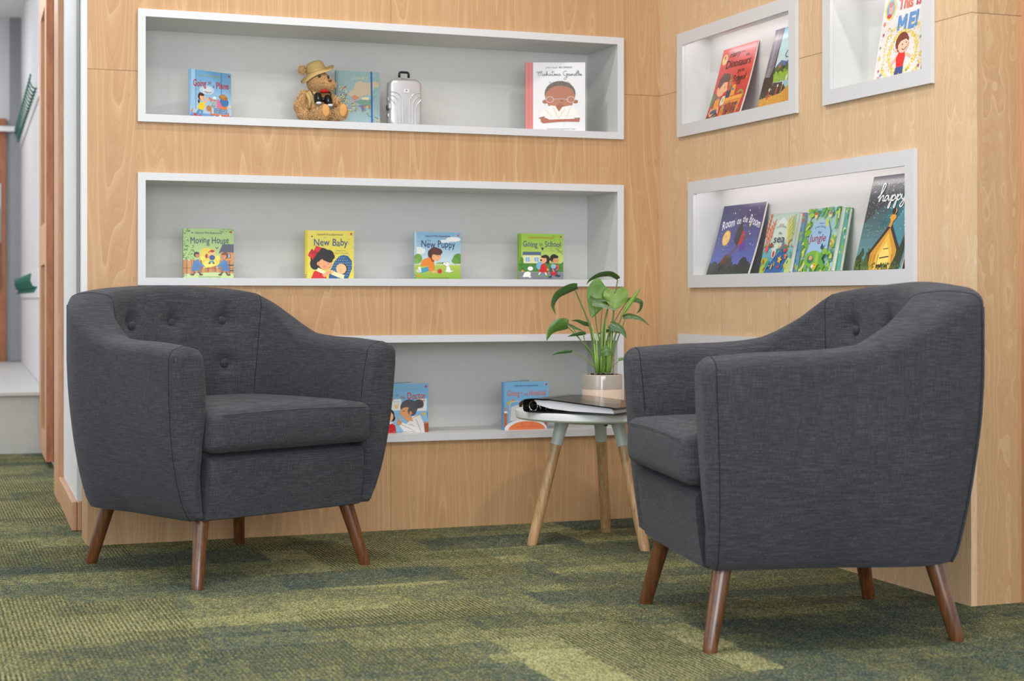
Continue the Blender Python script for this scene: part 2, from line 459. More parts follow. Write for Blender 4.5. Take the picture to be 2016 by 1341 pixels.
# corridor on the left, in its own turned frame
def corr(bm):
    bmesh.ops.rotate(bm, cent=(0, 0, 0), matrix=Matrix.Rotation(CR, 3, 'Z'), verts=bm.verts); return bm
def S(name, bm, mat, parent=None):
    o = obj(name, corr(bm), mat, parent)
    if not parent: o['kind'] = 'structure'
    return o
S('wall_corridor_near', B(.345, .47, 5.572, 6.36, 0, CE), M['white'])
S('baseboard_corridor', B(.327, .345, 5.556, 6.40, 0, .097, .004), M['trimwood'])
o = S('baseboard_corridor_end', B(.3455, .36, 5.5561, 5.5715, 0, .097, .003), M['trimwood'])
S('trim_3', B(.325, .46, 6.361, 6.67, 0, 2.3), M['trimwood'])
S('wall_corridor_lintel', B(.345, .47, 6.36, 7.6, 2.31, CE), M['white'])
S('wall_corridor_far', B(.376, .50, 7.0, 12.6, 0, CE), M['white'])
S('wall_corridor_end', B(-2.4, .5, 12.6, 12.7, 0, CE), M['white'])
S('trim_4', B(.296, .376, 12.5, 12.6, .31, CE), M['grey'])
S('wall_corridor_left', B(-2.0, -1.9, 7.5, 12.6, 0, CE), M['white'])
# door leaf folded back against the corridor wall
d1 = thing('door_1', 'open wooden door with glazed panels folded against the corridor wall', 'door', (0, 0, 0)); d1['kind'] = 'structure'
del d1['category']; del d1['label']
bm = panel_with_holes(bmesh.new(), 7.64, 8.39, .03, 2.26, [(7.78, 8.20, 1.12, 2.12), (7.78, 8.20, .14, .93)], lambda u, v, w_: (.338+w_, u, v), .032)
S('door_leaf', bm, M['trimwood'], d1)
S('door_edge', B(.339, .3695, 7.632, 7.6395, .03, 2.26), M['doorwood'], d1)
bm = B(.350, .356, 7.782, 8.198, 1.121, 2.119); box(bm, .350, .356, 7.782, 8.198, .141, .929)
S('door_pane', bm, M['glass'], d1)
# far door in the end wall
d2 = thing('door_2', None, None); d2['kind'] = 'structure'
S('door_leaf', B(-.65, .27, 12.55, 12.6, .0, 2.10), M['doorwood'], d2)
S('door_handle', B(.195, .225, 12.515, 12.545, .85, 1.45, .012), M['chrome'], d2)
S('door_closer', B(.20, .34, 12.47, 12.549, 1.995, 2.04, .005), M['chrome'], d2)
S('door_sign', B(.10, .236, 12.54, 12.5495, 1.18, 1.62, .004), M['frame'], d2)
# low platform bench across the corridor
t = thing('bench', 'long low pale grey bench filling the far corridor', 'bench', (0, 0, 0), CR)
obj('bench_base', B(-1.5, .374, 8.42, 12.49, 0, .286), M['bench'], t)
obj('bench_top', B(-1.5, .374, 8.395, 12.49, .287, .306, .003), M['bench'], t)
def hook_rail(z, y0, y1, n, label, lean):
    t = thing('coat_rail', label, 'coat rail', (0, 0, 0), CR)
    obj('backing_board', B(.366, .3755, y0-.15, y1+.1, z-.10, z+.06, .003), M['white'], t)
    for k in range(n):
        y = y0+(y1-y0)*k/(n-1)
        bm = bmesh.new()
        tube(bm, [(.366, y, z-.04), (.356, y, z-.045), (.338, y-.004, z-.035), (.326, y-.006, z-.005), (.330, y-.006, z+.035)], [.0045, .0055, .0045, .004, .0055], 8)
        tube(bm, [(.358, y, z-.045), (.346, y, z-.07), (.338, y, z-.062)], [.0045, .0045, .0055], 8)
        h = obj('hook', bm, M['green'], t, True)
    return t
hook_rail(1.975, 9.35, 12.3, 19, 'upper row of green coat hooks on the white corridor wall', 0)
hook_rail(.875, 9.35, 12.3, 19, 'lower row of green coat hooks just above the bench', 0)

# ---------------------------------------------------------------- armchair
HALF = [  # outer x,y | inner top x,y | inner low x,y | rim height
    (.384, -.305, .283, -.305, .276, -.29, .641),
    (.387, -.20, .283, -.20, .274, -.20, .649),
    (.390, -.08, .283, -.08, .272, -.08, .653),
    (.390, .03, .283, .01, .268, .01, .664),
    (.388, .11, .284, .060, .262, .075, .690),
    (.381, .18, .283, .105, .252, .13, .722),
    (.360, .25, .277, .140, .240, .16, .754),
    (.314, .326, .258, .172, .225, .185, .782),
    (.256, .351, .200, .207, .180, .208, .794),
    (.170, .368, .135, .230, .122, .224, .800),
    (.085, .377, .068, .243, .062, .232, .804),
    (0, .380, 0, .248, 0, .235, .806)]
NS = 7
full = [h for h in HALF]+[(-h[0], h[1], -h[2], h[3], -h[4], h[5], h[6]) for h in HALF[-2::-1]]
SM = catmull(full, NS)
FX = [(.175, .78), (.19, .81), (.215, .845), (.25, .88), (.30, .918), (.35, .945), (.42, .972), (.50, .99), (.58, 1), (1, 1)]
FB = [(.175, .82), (.20, .855), (.25, .88), (.35, .928), (.5, .985), (.6, 1), (1, 1)]
FF = [(.185, .92), (.30, .945), (.45, .975), (.6, 1), (1, 1)]
BUT = [(-.176, .694), (-.012, .696), (.158, .698), (-.158, .574), (0, .574), (.158, .574)]
ZB = .180
def scl(x, y, z):
    fx = interp(FX, z); fx += (1-fx)*.38*max(0, min(1, y/.22))
    return x*fx, (y*interp(FB, z) if y > 0 else y*interp(FF, z))
def tuft(x, z, h):
    dd = 0
    for bx_, bz in BUT:
        r2 = ((x-bx_)/.030)**2+((z-bz)/.026)**2
        dd += .017*math.exp(-r2)
        if bz > .65 and z > bz:           # pleat up to the rim
            dd += .010*math.exp(-((x-bx_*(1+(z-bz)*1.0))/.012)**2)*max(0, 1-(z-bz)/.085)
    dd += .004*math.exp(-((z-.639)/.012)**2)*(1 if abs(x) < .2 else 0)*.5
    return dd
def section(st, inset=0., fwd=0.):
    xo, yo, xi, yi, xl, yl, h = st
    O = Vector((xo, yo)); I = Vector((xi, yi)); L = Vector((xl, yl))
    pts = []
    ro, ri = .030, .036
    no = 16
    for k in range(no+1):
        z = ZB+(h-ro-ZB)*(k/no)**1.15
        x, y = scl(xo, yo, z); pts.append([x, y, z, 'o'])
    wd = (I-O).length; dn = (I-O).normalized()
    for k in range(1, 7):
        a = PI/2*k/6; p = O+dn*ro*(1-math.cos(a)); pts.append([p.x, p.y, h-ro+ro*math.sin(a), 't'])
    for k in range(1, 5):
        f = k/5; p = O+dn*(ro+(wd-ro-ri)*f); pts.append([p.x, p.y, h+.005*math.sin(PI*f), 't'])
    for k in range(0, 7):
        a = PI/2*(1-k/6); p = I-dn*ri*(1-math.cos(a)); pts.append([p.x, p.y, h-ri+ri*math.sin(a), 't'])
    zl = .36; ni = 34
    for k in range(1, ni+1):
        f = k/ni; z = (h-ri)+(zl-(h-ri))*f
        p = I.lerp(L, f**.85)
        # padded bulge
        bul = .010*math.sin(PI*min(1, f*1.1)) if f < .91 else 0
        q = p+dn*(bul-(tuft(p.x, z, h) if yo > .2 else 0))
        pts.append([q.x, q.y, z, 'i'])
    for z, s_ in ((.30, .985), (.24, .96), (ZB, .93)):
        pts.append([L.x*s_, L.y*(s_ if L.y > 0 else interp(FF, z)), z, 'i'])
    # outward normal in section plane, for the inset
    n = len(pts)
    if inset > 0:
        P2 = [Vector((Vector((p[0], p[1])).dot(dn), p[2])) for p in pts]
        new = []
        for i in range(n):
            a = P2[(i-1) % n]; b = P2[(i+1) % n]
            t = (b-a); nn = Vector((t.y, -t.x))
            if nn.length > 1e-9: nn.normalize()
            z = P2[i].y
            loc = .4*abs(interp(FX, z)*abs(xo)-abs(xl)) if z < .45 else .045
            k = min(inset, max(.012, loc))
            new.append(nn*k)
        for p, v in zip(pts, new):
            p[0] += dn.x*v.x; p[1] += dn.y*v.x; p[2] += v.y
    return [(p[0], p[1]-fwd*interp(FF, p[2]), max(p[2], ZB)) for p in pts]
def shell_part(stations, front0=False, front1=False):
    secs = [section(s) for s in stations]
    e = [.0022, .0008]
    def insets(s):  return [section(s, .0060)]
    r = .026
    cap = lambda s: [section(s, r*(1-math.cos(a)), r*math.sin(a)) for a in (PI/2, PI/2*.82, PI/2*.62, PI/2*.42, PI/2*.2)]
    A = cap(stations[0]) if front0 else insets(stations[0])
    Z = cap(stations[-1])[::-1] if front1 else insets(stations[-1])
    bm = bmesh.new()
    rings(bm, A+secs+Z, True, True, True)
    return bm
def build_chair():
    t = thing('armchair', 'x', 'armchair')
    i0, i1 = 7*NS, 15*NS
    autosmooth(obj('armrest', shell_part(SM[:i0+1], True, False), M['fabric'], t), 60)
    autosmooth(obj('backrest', shell_part(SM[i0:i1+1]), M['fabric'], t), 60)
    autosmooth(obj('armrest', shell_part(SM[i1:], False, True), M['fabric'], t), 60)
    # front rail
    bm = bmesh.new(); rs = []
    for z, yf in ((.177, -.285), (.181, -.299), (.25, -.311), (.30, -.316), (.330, -.317), (.344, -.309), (.346, -.25)):
        rs.append([(x, yf-.004*math.cos(x/.262*PI/2), z) for x in [(-.262+.524*k/16) for k in range(17)]])
    rs2 = [r+[(r[-1][0], -.2, r[0][2]), (r[0][0], -.2, r[0][2])] for r in rs]
    rings(bm, rs2)
    autosmooth(obj('front_rail', bm, M['fabric'], t), 50)
    # dust cover under the seat
    bm = bmesh.new(); bm.faces.new([bm.verts.new((*scl(s[0]*.97, s[1]*.97, ZB), .186)) for s in SM])
    r = bmesh.ops.extrude_face_region(bm, geom=bm.faces[:]); bmesh.ops.translate(bm, vec=(0, 0, .01), verts=[v for v in r['geom'] if isinstance(v, bmesh.types.BMVert)])
    obj('dust_cover', bm, M['black'], t)
    # seat deck under the cushion
    obj('seat_deck', B(-.255, .255, -.27, .19, .32, .361, .01), M['fabric'], t)
    # seat cushion
    bm = bmesh.new(); hx, hy, hz, r_ = .274, .272, .057, .026
    bmesh.ops.create_cube(bm, size=2)
    bmesh.ops.subdivide_edges(bm, edges=bm.edges[:], cuts=22, use_grid_fill=True)
    for v in bm.verts:
        p = Vector((v.co.x*hx, v.co.y*hy, v.co.z*hz))
        # denser near the edges
        for i_, hh in ((0, hx), (1, hy), (2, hz)):
            s_ = p[i_]/hh; p[i_] = math.copysign(abs(s_)**.75, s_)*hh
        q = Vector([max(-h_+r_, min(h_-r_, c_)) for h_, c_ in zip((hx, hy, hz), p)])
        dlt = p-q
        if dlt.length > 1e-7: p = q+dlt.normalized()*r_
        u, vv = p.x/hx, p.y/hy
        crown = (1-u**4)*(1-vv**4)
        if p.z > 0: p.z += .014*crown*(p.z/hz)
        if p.y < 0: p.y -= .010*(1-u**2)*(1-(p.z/hz)**2)*(-vv)**3
        # rounded rear corners follow the inner back
        if p.y > .12: p.x *= 1-.9*(p.y-.12)
        nz = noise.noise(Vector((p.x*9, p.y*9, p.z*14)))
        p += Vector((0, -1, .3)).normalized()*nz*.003
        v.co = p+Vector((0, -.072, .416))
    obj('seat_cushion', bm, M['fabric'], t, True)
    # welt round the cushion's upper edge
    bm = bmesh.new()
    zt = .416+.057-.012
    tube(bm, [(x, -.072-.272-.004, zt+.010*math.cos(x/.25*PI/2)*.5) for x in [(-.245+.49*k/16) for k in range(17)]], .0016, 6)
    obj('cushion_welt', bm, M['fabric'], t, True)
    # buttons
    mid = [s for s in SM[i0:i1+1]]
    for bx_, bz in BUT:
        best = None
        for s in mid:
            for p in section(s)[34:]:
                dd = (p[0]-bx_)**2+(p[2]-bz)**2
                if p[2] > .4 and (best is None or dd < best[0]): best = (dd, p)
        p = best[1]
        bm = bmesh.new()
        rot = Matrix.Rotation(-bx_*1.6, 4, 'Z') @ Matrix.Rotation(math.radians(12), 4, 'X')
        ball(bm, (p[0]*.985, p[1]-.006, p[2]), (.0135, .0075, .0135), 20, rot)
        obj('button', bm, M['fabric'], t, True)
    # piping on the rear corners
    for s_ in (SM[7*NS], SM[15*NS]):
        sec = section(s_)[:17]
        bm = bmesh.new(); c = Vector((0, 0, 0))
        tube(bm, [Vector(p)+Vector((math.copysign(.0022, p[0]), .0022, 0)) for p in sec], .0032, 8)
        obj('piping', bm, M['fabric'], t, True)
    # seams round arm fronts and back, groove shade as dark tubes
    for s_ in (SM[0], SM[-1]):
        sec = section(s_, -.0006)[:50]
        obj('seam', tube(bmesh.new(), [Vector(p) for p in sec], .0010, 6), M['seam'], t, True)
    for s_ in (SM[i0], SM[i1]):
        obj('seam', tube(bmesh.new(), [Vector(p) for p in section(s_)[14:66]], .0010, 6), M['seam'], t, True)
    # legs
    for x, y, tx, ty in ((.288, -.292, .243, -.247), (-.288, -.292, -.243, -.247), (.262, .292, .222, .245), (-.262, .292, -.222, .245)):
        bm = bmesh.new()
        a = Vector((tx, ty, .20)); b = Vector((x, y, .002))
        pts = [b, b.lerp(a, .03), b.lerp(a, .5), a]
        tube(bm, [(x, y, 0)]+pts[1:], [.0150, .0165, .0190, .0222], 24)
        for v in bm.verts:
            if v.co.z < .004: v.co.z = .0
        autosmooth(obj('leg', bm, M['walnut'], t), 40)
    return t
def copy_tree(o, parent=None):
    c = o.copy(); COL.objects.link(c); c.parent = parent
    for ch in list(o.children): copy_tree(ch, c)
    return c
ch = build_chair()
ch.location = (.856, 4.70, 0); ch.rotation_euler.z = math.radians(24.5)
ch['label'] = 'left charcoal tub armchair with buttoned back, its seat turned towards us'
ch['group'] = 'charcoal tub armchairs'
c2 = copy_tree(ch); c2.location = (1.975, 3.387, 0); c2.rotation_euler.z = math.radians(-101)
c2['label'] = 'right charcoal tub armchair seen from its side, nearest us'

# ---------------------------------------------------------------- round table with what is on it
TX, TY = 2.03, 4.715
t = thing('side_table', 'round white-topped side table on three splayed pale wood legs', 'table', (TX, TY, 0))
bm = lathe(bmesh.new(), [(.002, .3935), (.240, .3935), (.246, .3955), (.250, .400), (.250, .416), (.248, .4205), (.244, .422), (.002, .422)], 96)
autosmooth(obj('table_top', bm, M['tablewhite'], t), 40)
bm = lathe(bmesh.new(), [(.002, .380), (.115, .380), (.135, .3934), (.002, .3934)], 60)
autosmooth(obj('under_plate', bm, M['socket'], t), 40)
for lx, ly in ((1.825, 4.733), (2.154, 4.905), (2.109, 4.507)):
    v = Vector((lx-TX, ly-TY, 0)); b = v.copy(); a = v.normalized()*.105; a.z = .39
    s = b.lerp(a, .80)
    bm = tube(bmesh.new(), [b, b.lerp(a, .03), s], [.0155, .0168, .0170], 24)
    for q in bm.verts:
        if q.co.z < .006: q.co.z = 0
    lg = autosmooth(obj('leg', bm, M['oak'], t), 40)
    bm = tube(bmesh.new(), [s, b.lerp(a, .9), b.lerp(a, .985), a+Vector((0, 0, .003))], [.0188, .0195, .023, .032], 24)
    autosmooth(obj('leg_socket', bm, M['socket'], t), 40)
bm = bmesh.new(); lathe(bm, [(.001, .374), (.006, .374), (.006, .381), (.001, .381)], 12, .0, -.09)
obj('screw', bm, M['black'], t)

# ring binder: spine towards the left, its short end faces us
bi = thing('ring_binder', 'black ring binder of papers lying on the round white table', 'binder', (1.765, 4.652, .4225), math.atan2(4.372-4.652, 1.985-1.765)+.02)
bw, bd = .318, .245      # along the open end, and along the spine
def slab(bm, pts, y0, y1):
    rings(bm, [[(x, y0, z) for x, z in pts], [(x, y1, z) for x, z in pts]])
bm = bmesh.new(); box(bm, .012, bw, 0, bd, .0, .0035, .0012); autosmooth(obj('bottom_cover', bm, M['vinyl'], bi))
bm = bmesh.new(); slab(bm, [(.004, .039), (.03, .0425), (.09, .0420), (.2, .0325), (bw, .0225), (bw, .0195), (.2, .0292), (.09, .0387), (.03, .039), (.006, .0355)], 0, bd)
autosmooth(obj('top_cover', bm, M['vinyl'], bi), 60)
bm = bmesh.new(); slab(bm, [(.012, .0), (.003, .003), (0, .01), (0, .032), (.004, .039), (.008, .0355), (.0035, .031), (.0035, .011), (.006, .0055), (.013, .0035)], 0, bd)
autosmooth(obj('spine', bm, M['vinyl'], bi), 60)
bm = bmesh.new(); slab(bm, [(.058, .0365), (.058, .0366), (.055, .0375), (.035, .0380), (.050, .0225), (.09, .013), (.16, .007), (bw-.012, .0045), (bw-.012, .014), (bw-.02, .0192), (.2, .0280), (.09, .0373)], .008, bd-.01)
obj('papers', bm, M['paper'], bi)
for q in range(4):
    yy = (.012, .075, .16, .225)[q]
    bm = tube(bmesh.new(), [(.030+.0145*math.cos(a), yy, .0195+.0150*math.sin(a)) for a in [2*PI*k/24 for k in range(25)]], .0016, 8)
    obj('ring', bm, M['chrome'], bi, True)
bm = bmesh.new(); box(bm, .020, .042, .004, bd-.01, .0036, .007, .001); obj('ring_plate', bm, M['chrome'], bi)
bm = bmesh.new(); box(bm, .073, .0745, .001, bd-.001, .0422, .0428); obj('hinge_line', bm, M['black'], bi)

# potted plant (x = to the right as seen, y = away)
pl = thing('potted_plant', 'young green split-leaf plant in a two-tone beige pot on the table', 'potted plant', (2.083, 4.776, .4225), -YAW)
bm = lathe(bmesh.new(), [(.001, 0), (.0605, 0), (.0640, .003), (.0650, .010), (.0650, .100), (.0640, .1045), (.0620, .1055), (.0605, .1040), (.0600, .090), (.001, .088)], 64)
autosmooth(obj('pot', bm, M['pot'], pl), 50)
bm = bmesh.new()
rs = []
for j in range(1, 9):
    r = .0595*j/8
    rs.append([(r*math.cos(2*PI*i/40), r*math.sin(2*PI*i/40), .098+.006*noise.noise(Vector((r*80*math.cos(2*PI*i/40), r*80*math.sin(2*PI*i/40), 3)))+.004*(1-j/8)) for i in range(40)])
rings(bm, rs, True, True, False)
for k in range(70):
    a = random.uniform(0, 2*PI); r = .052*math.sqrt(random.random()); q = random.uniform(.0015, .0045)
    ball(bm, (r*math.cos(a), r*math.sin(a), .104), (q, q*.8, q*.6), 6)
obj('soil', bm, M['soil'], pl)
PS = .001628/4.788
def PP(zx, zy, dy=0.): return Vector(((zx-650)*PS, dy, (1035-zy)*PS+.104))
def vcol_obj(name, bm, lay_default, mat, parent, smooth=True):
    return obj(name, bm, mat, parent, smooth)
def leaf(stem, mid, width, face, dy0, dy1, col=(70, 108, 38), rs_=.0022, base=None, curl=.25, heart=True, stemcol=(122, 160, 74)):
    """stem: zoom px points pot->blade; mid: zoom px points of the midrib attach->tip; face: 1 flat to us, 0 edge-on"""
    bm = bmesh.new(); lay = bm.loops.layers.float_color.new('col')
    n = len(stem)
    SP = [tuple(PP(x, y, dy0*(.15+.85*i/(n-1)) if n > 1 else dy0)) for i, (x, y) in enumerate(stem)]
    if len(SP) > 1:
        sp = catmull(SP, 8); m = len(sp)
        tube(bm, sp, [rs_*(2.3-1.5*min(1, (i/m)*1.6)) if i/m < .6 else rs_*.75 for i in range(m)], 8)
        for f in bm.faces:
            for lp in f.loops:
                h = (lp.vert.co.z-.1)/.15
                lp[lay] = tuple(a*(1-min(.5, max(0, h)*.5)) for a in lin(stemcol)[:3])+(1,)
    MP = [tuple(PP(x, y, dy0+(dy1-dy0)*i/(len(mid)-1))) for i, (x, y) in enumerate(mid)]
    mp = [Vector(p) for p in catmull(MP, 9)]; N = len(mp)-1
    cl = lin(col)
    K = 6; rows = []
    for i, p in enumerate(mp):
        tt = i/N
        tg = (mp[min(i+1, N)]-mp[max(i-1, 0)]).normalized()
        im = Vector((-tg.z, 0, tg.x)); im = im.normalized() if im.length > 1e-6 else Vector((1, 0, 0))
        dp = (Vector((0, 1, 0))-tg*tg.y).normalized()
        cr = (im*face+dp*(1-face)).normalized()
        nm = tg.cross(cr).normalized()
        wv = (math.sin(PI*min(1, (tt*.93+.07))**.62)) if heart else math.sin(PI*min(1, tt+.03)**.9)
        wv = max(wv, 0)*width*PS/2*(1-.0*tt)
        if tt > .985: wv = .0002
        row = []
        for k in range(-K, K+1):
            s = k/K
            off = cr*wv*s+nm*(-curl*wv*s*s)
            # heart lobes reach back past the attachment
            if heart and tt < .35: off -= tg*(.35*wv*abs(s)**1.5*(1-tt/.35))
            # gentle ripple
            off += nm*.04*wv*math.sin(tt*16+abs(s)*3)*abs(s)
            row.append(bm.verts.new(p+off))
        rows.append(row)
    for a, b in zip(rows, rows[1:]):
        for k in range(2*K):
            f = bm.faces.new((a[k], a[k+1], b[k+1], b[k]))
            for lp in f.loops:
                kk = (a.index(lp.vert) if lp.vert in a else b.index(lp.vert))-K
                g = 1.22 if kk == 0 else (1.0+.10*math.sin(kk*2.4+rows.index(a)*.55))
                lp[lay] = tuple(min(1, v*g) for v in cl[:3])+(1,)
    return obj('leaf', bm, M['leaf'], pl, True)
G1, G2, G3 = (64, 98, 46), (82, 126, 30), (80, 118, 46)
leaf([(690, 1010), (720, 800), (750, 560), (775, 300), (797, 142)], [(800, 135), (720, 95), (620, 108), (540, 145), (500, 190)], 95, .38, .0, -.02, G1, .0026)
leaf([(610, 1010), (590, 800), (535, 580), (460, 390), (398, 242)], [(415, 208), (330, 235), (235, 290), (188, 380), (215, 470)], 100, .55, -.01, -.02, G1, .0032)
leaf([(640, 1000), (650, 800), (690, 500), (730, 330), (745, 240)], [(690, 205), (640, 270), (590, 380), (556, 502)], 265, 1, .03, .015, G2, .0030, curl=.12)
leaf([(700, 1000), (735, 700), (760, 440), (770, 250)], [(778, 235), (782, 300), (775, 370), (765, 425)], 235, 1, .0, -.012, (112, 144, 54), .0034, curl=.16)
leaf([(655, 1010), (640, 800), (600, 600), (575, 400)], [(530, 305), (580, 335), (650, 330), (725, 345)], 60, .6, -.03, -.03, G1, .002)
leaf([(650, 1000), (632, 700), (648, 400)], [(552, 365), (620, 370), (700, 400), (790, 432)], 55, .7, -.035, -.04, (96, 120, 78), .0018)
leaf([(700, 1010), (740, 800), (790, 620), (840, 475)], [(838, 478), (890, 395), (960, 290), (1022, 205)], 42, .9, .0, -.01, (120, 160, 62), .0026, curl=.6, heart=False)
leaf([(690, 1000), (690, 780), (770, 540), (893, 340)], [(892, 330), (960, 325), (1028, 352), (1020, 420), (980, 462)], 62, .55, .02, .03, G1, .0018)
leaf([(725, 1000), (770, 790), (830, 620), (872, 515)], [(850, 490), (920, 480), (1020, 510), (1102, 578)], 60, .6, .01, .0, G1, .0018)
leaf([(700, 1000), (700, 760), (715, 640), (735, 575)], [(722, 560), (780, 590), (840, 625), (872, 692)], 95, .8, -.02, -.03, G1, .002)
leaf([(610, 1005), (560, 850), (420, 680), (330, 590)], [(325, 565), (250, 570), (170, 620), (125, 716)], 125, .7, -.01, -.02, G3, .0022)
leaf([(600, 1000), (570, 800), (545, 640), (530, 572)], [(540, 572), (480, 555), (420, 530), (358, 527)], 48, .6, .01, .02, G1, .0018)
leaf([(605, 1000), (560, 860), (470, 740), (380, 600)], [(330, 556), (390, 590), (440, 612), (488, 632)], 34, .6, .02, .02, G1, .0016)
leaf([(600, 1010), (570, 870), (500, 750), (470, 655)], [(495, 643), (430, 650), (370, 662), (320, 676)], 42, .7, -.02, -.03, G1, .0018)
leaf([(605, 1000), (565, 945), (470, 870), (368, 818)], [(368, 812), (300, 818), (230, 830), (174, 852)], 36, .8, -.01, -.02, G1, .0018)
leaf([(665, 1000), (680, 880), (685, 850)], [(690, 850), (680, 800), (668, 750)], 115, 1, -.045, -.045, (86, 120, 56), .002)
leaf([(725, 1010), (745, 960), (805, 905)], [(800, 892), (840, 885), (895, 893)], 30, .8, -.02, -.02, G3, .0014)
leaf([(680, 1000), (690, 800), (705, 680), (722, 625)], [(722, 622), (670, 632), (605, 662)], 34, .7, .02, .02, G1, .0016)
bm = bmesh.new(); lay = bm.loops.layers.float_color.new('col')
for x0, x1, yt, r in ((610, 595, 640, .0058), (640, 650, 560, .0052), (700, 715, 700, .0062), (715, 742, 560, .0050), (600, 560, 560, .005), (662, 690, 480, .0044)):
    tube(bm, [tuple(PP(x0+(x1-x0)*f, 1020-(1020-yt)*f, random.uniform(-.004, .004)-.01)) for f in (0, .3, .6, 1)], [r, r*.8, r*.5, r*.25], 10)
for f in bm.faces:
    for lp in f.loops: lp[lay] = lin((140, 178, 84))
obj('leaf_sheaths', bm, M['leaf'], pl, True)
bm = tube(bmesh.new(), [PP(762, 1030, .02), PP(765, 815, .02)], .0019, 8); obj('support_stick', bm, M['trimwood'], pl)

#@@BOOKS@@
# ---------------------------------------------------------------- printed covers
def poly_tris(pts):
    v = [Vector((p[0], p[1], 0)) for p in pts]
    return [[(v[i].x, v[i].y) for i in tr] for tr in tessellate_polygon([v])]
def clip_poly(P, axis, lim, keep_less):
    out = []
    for i in range(len(P)):
        a, b = P[i], P[(i+1) % len(P)]
        ia = (a[axis] <= lim) if keep_less else (a[axis] >= lim)
        ib = (b[axis] <= lim) if keep_less else (b[axis] >= lim)
        if ia: out.append(a)
        if ia != ib:
            t = (lim-a[axis])/(b[axis]-a[axis]); out.append((a[0]+(b[0]-a[0])*t, a[1]+(b[1]-a[1])*t))
    return out
GLY = {}
def glyph(chs, bold):
    k = (chs, bold)
    if k in GLY: return GLY[k]
    if chs == 'M' and bold > 0:      # the font's M folds over itself when thickened
        h_ = .035+bold; L = [((.10, 0), (.10, .69)), ((.10, .69), (.375, .18)), ((.375, .18), (.65, .69)), ((.65, .69), (.65, 0))]; T = []
        for (x0, y0), (x1, y1) in L:
            d = math.hypot(x1-x0, y1-y0); nx, ny = -(y1-y0)/d*h_, (x1-x0)/d*h_
            T += [[(x0+nx, y0+ny), (x0-nx, y0-ny), (x1+nx, y1+ny)], [(x0-nx, y0-ny), (x1-nx, y1-ny), (x1+nx, y1+ny)]]
        GLY[k] = (T, .10-h_, .65+h_); return GLY[k]
    cu = D.curves.new('g', 'FONT'); cu.body = chs; cu.offset = bold; cu.resolution_u = 3
    o = D.objects.new('g', cu); COL.objects.link(o)
    bpy.context.view_layer.update()
    me = D.meshes.new_from_object(o.evaluated_get(bpy.context.evaluated_depsgraph_get()))
    tris = []; me.calc_loop_triangles()
    for lt in me.loop_triangles: tris.append([(me.vertices[i].co.x, me.vertices[i].co.y) for i in lt.vertices])
    xs = [v.co.x for v in me.vertices] or [0]
    r = (tris, min(xs), max(xs))
    D.meshes.remove(me); D.objects.remove(o); D.curves.remove(cu)
    GLY[k] = r; return r
def advance(c, bold):
    if c == 'M' and bold > 0: return .77+2*bold
    a = glyph('H'+c+'H', bold); b = glyph('HH', bold)
    return (a[2]-a[1])-(b[2]-b[1])
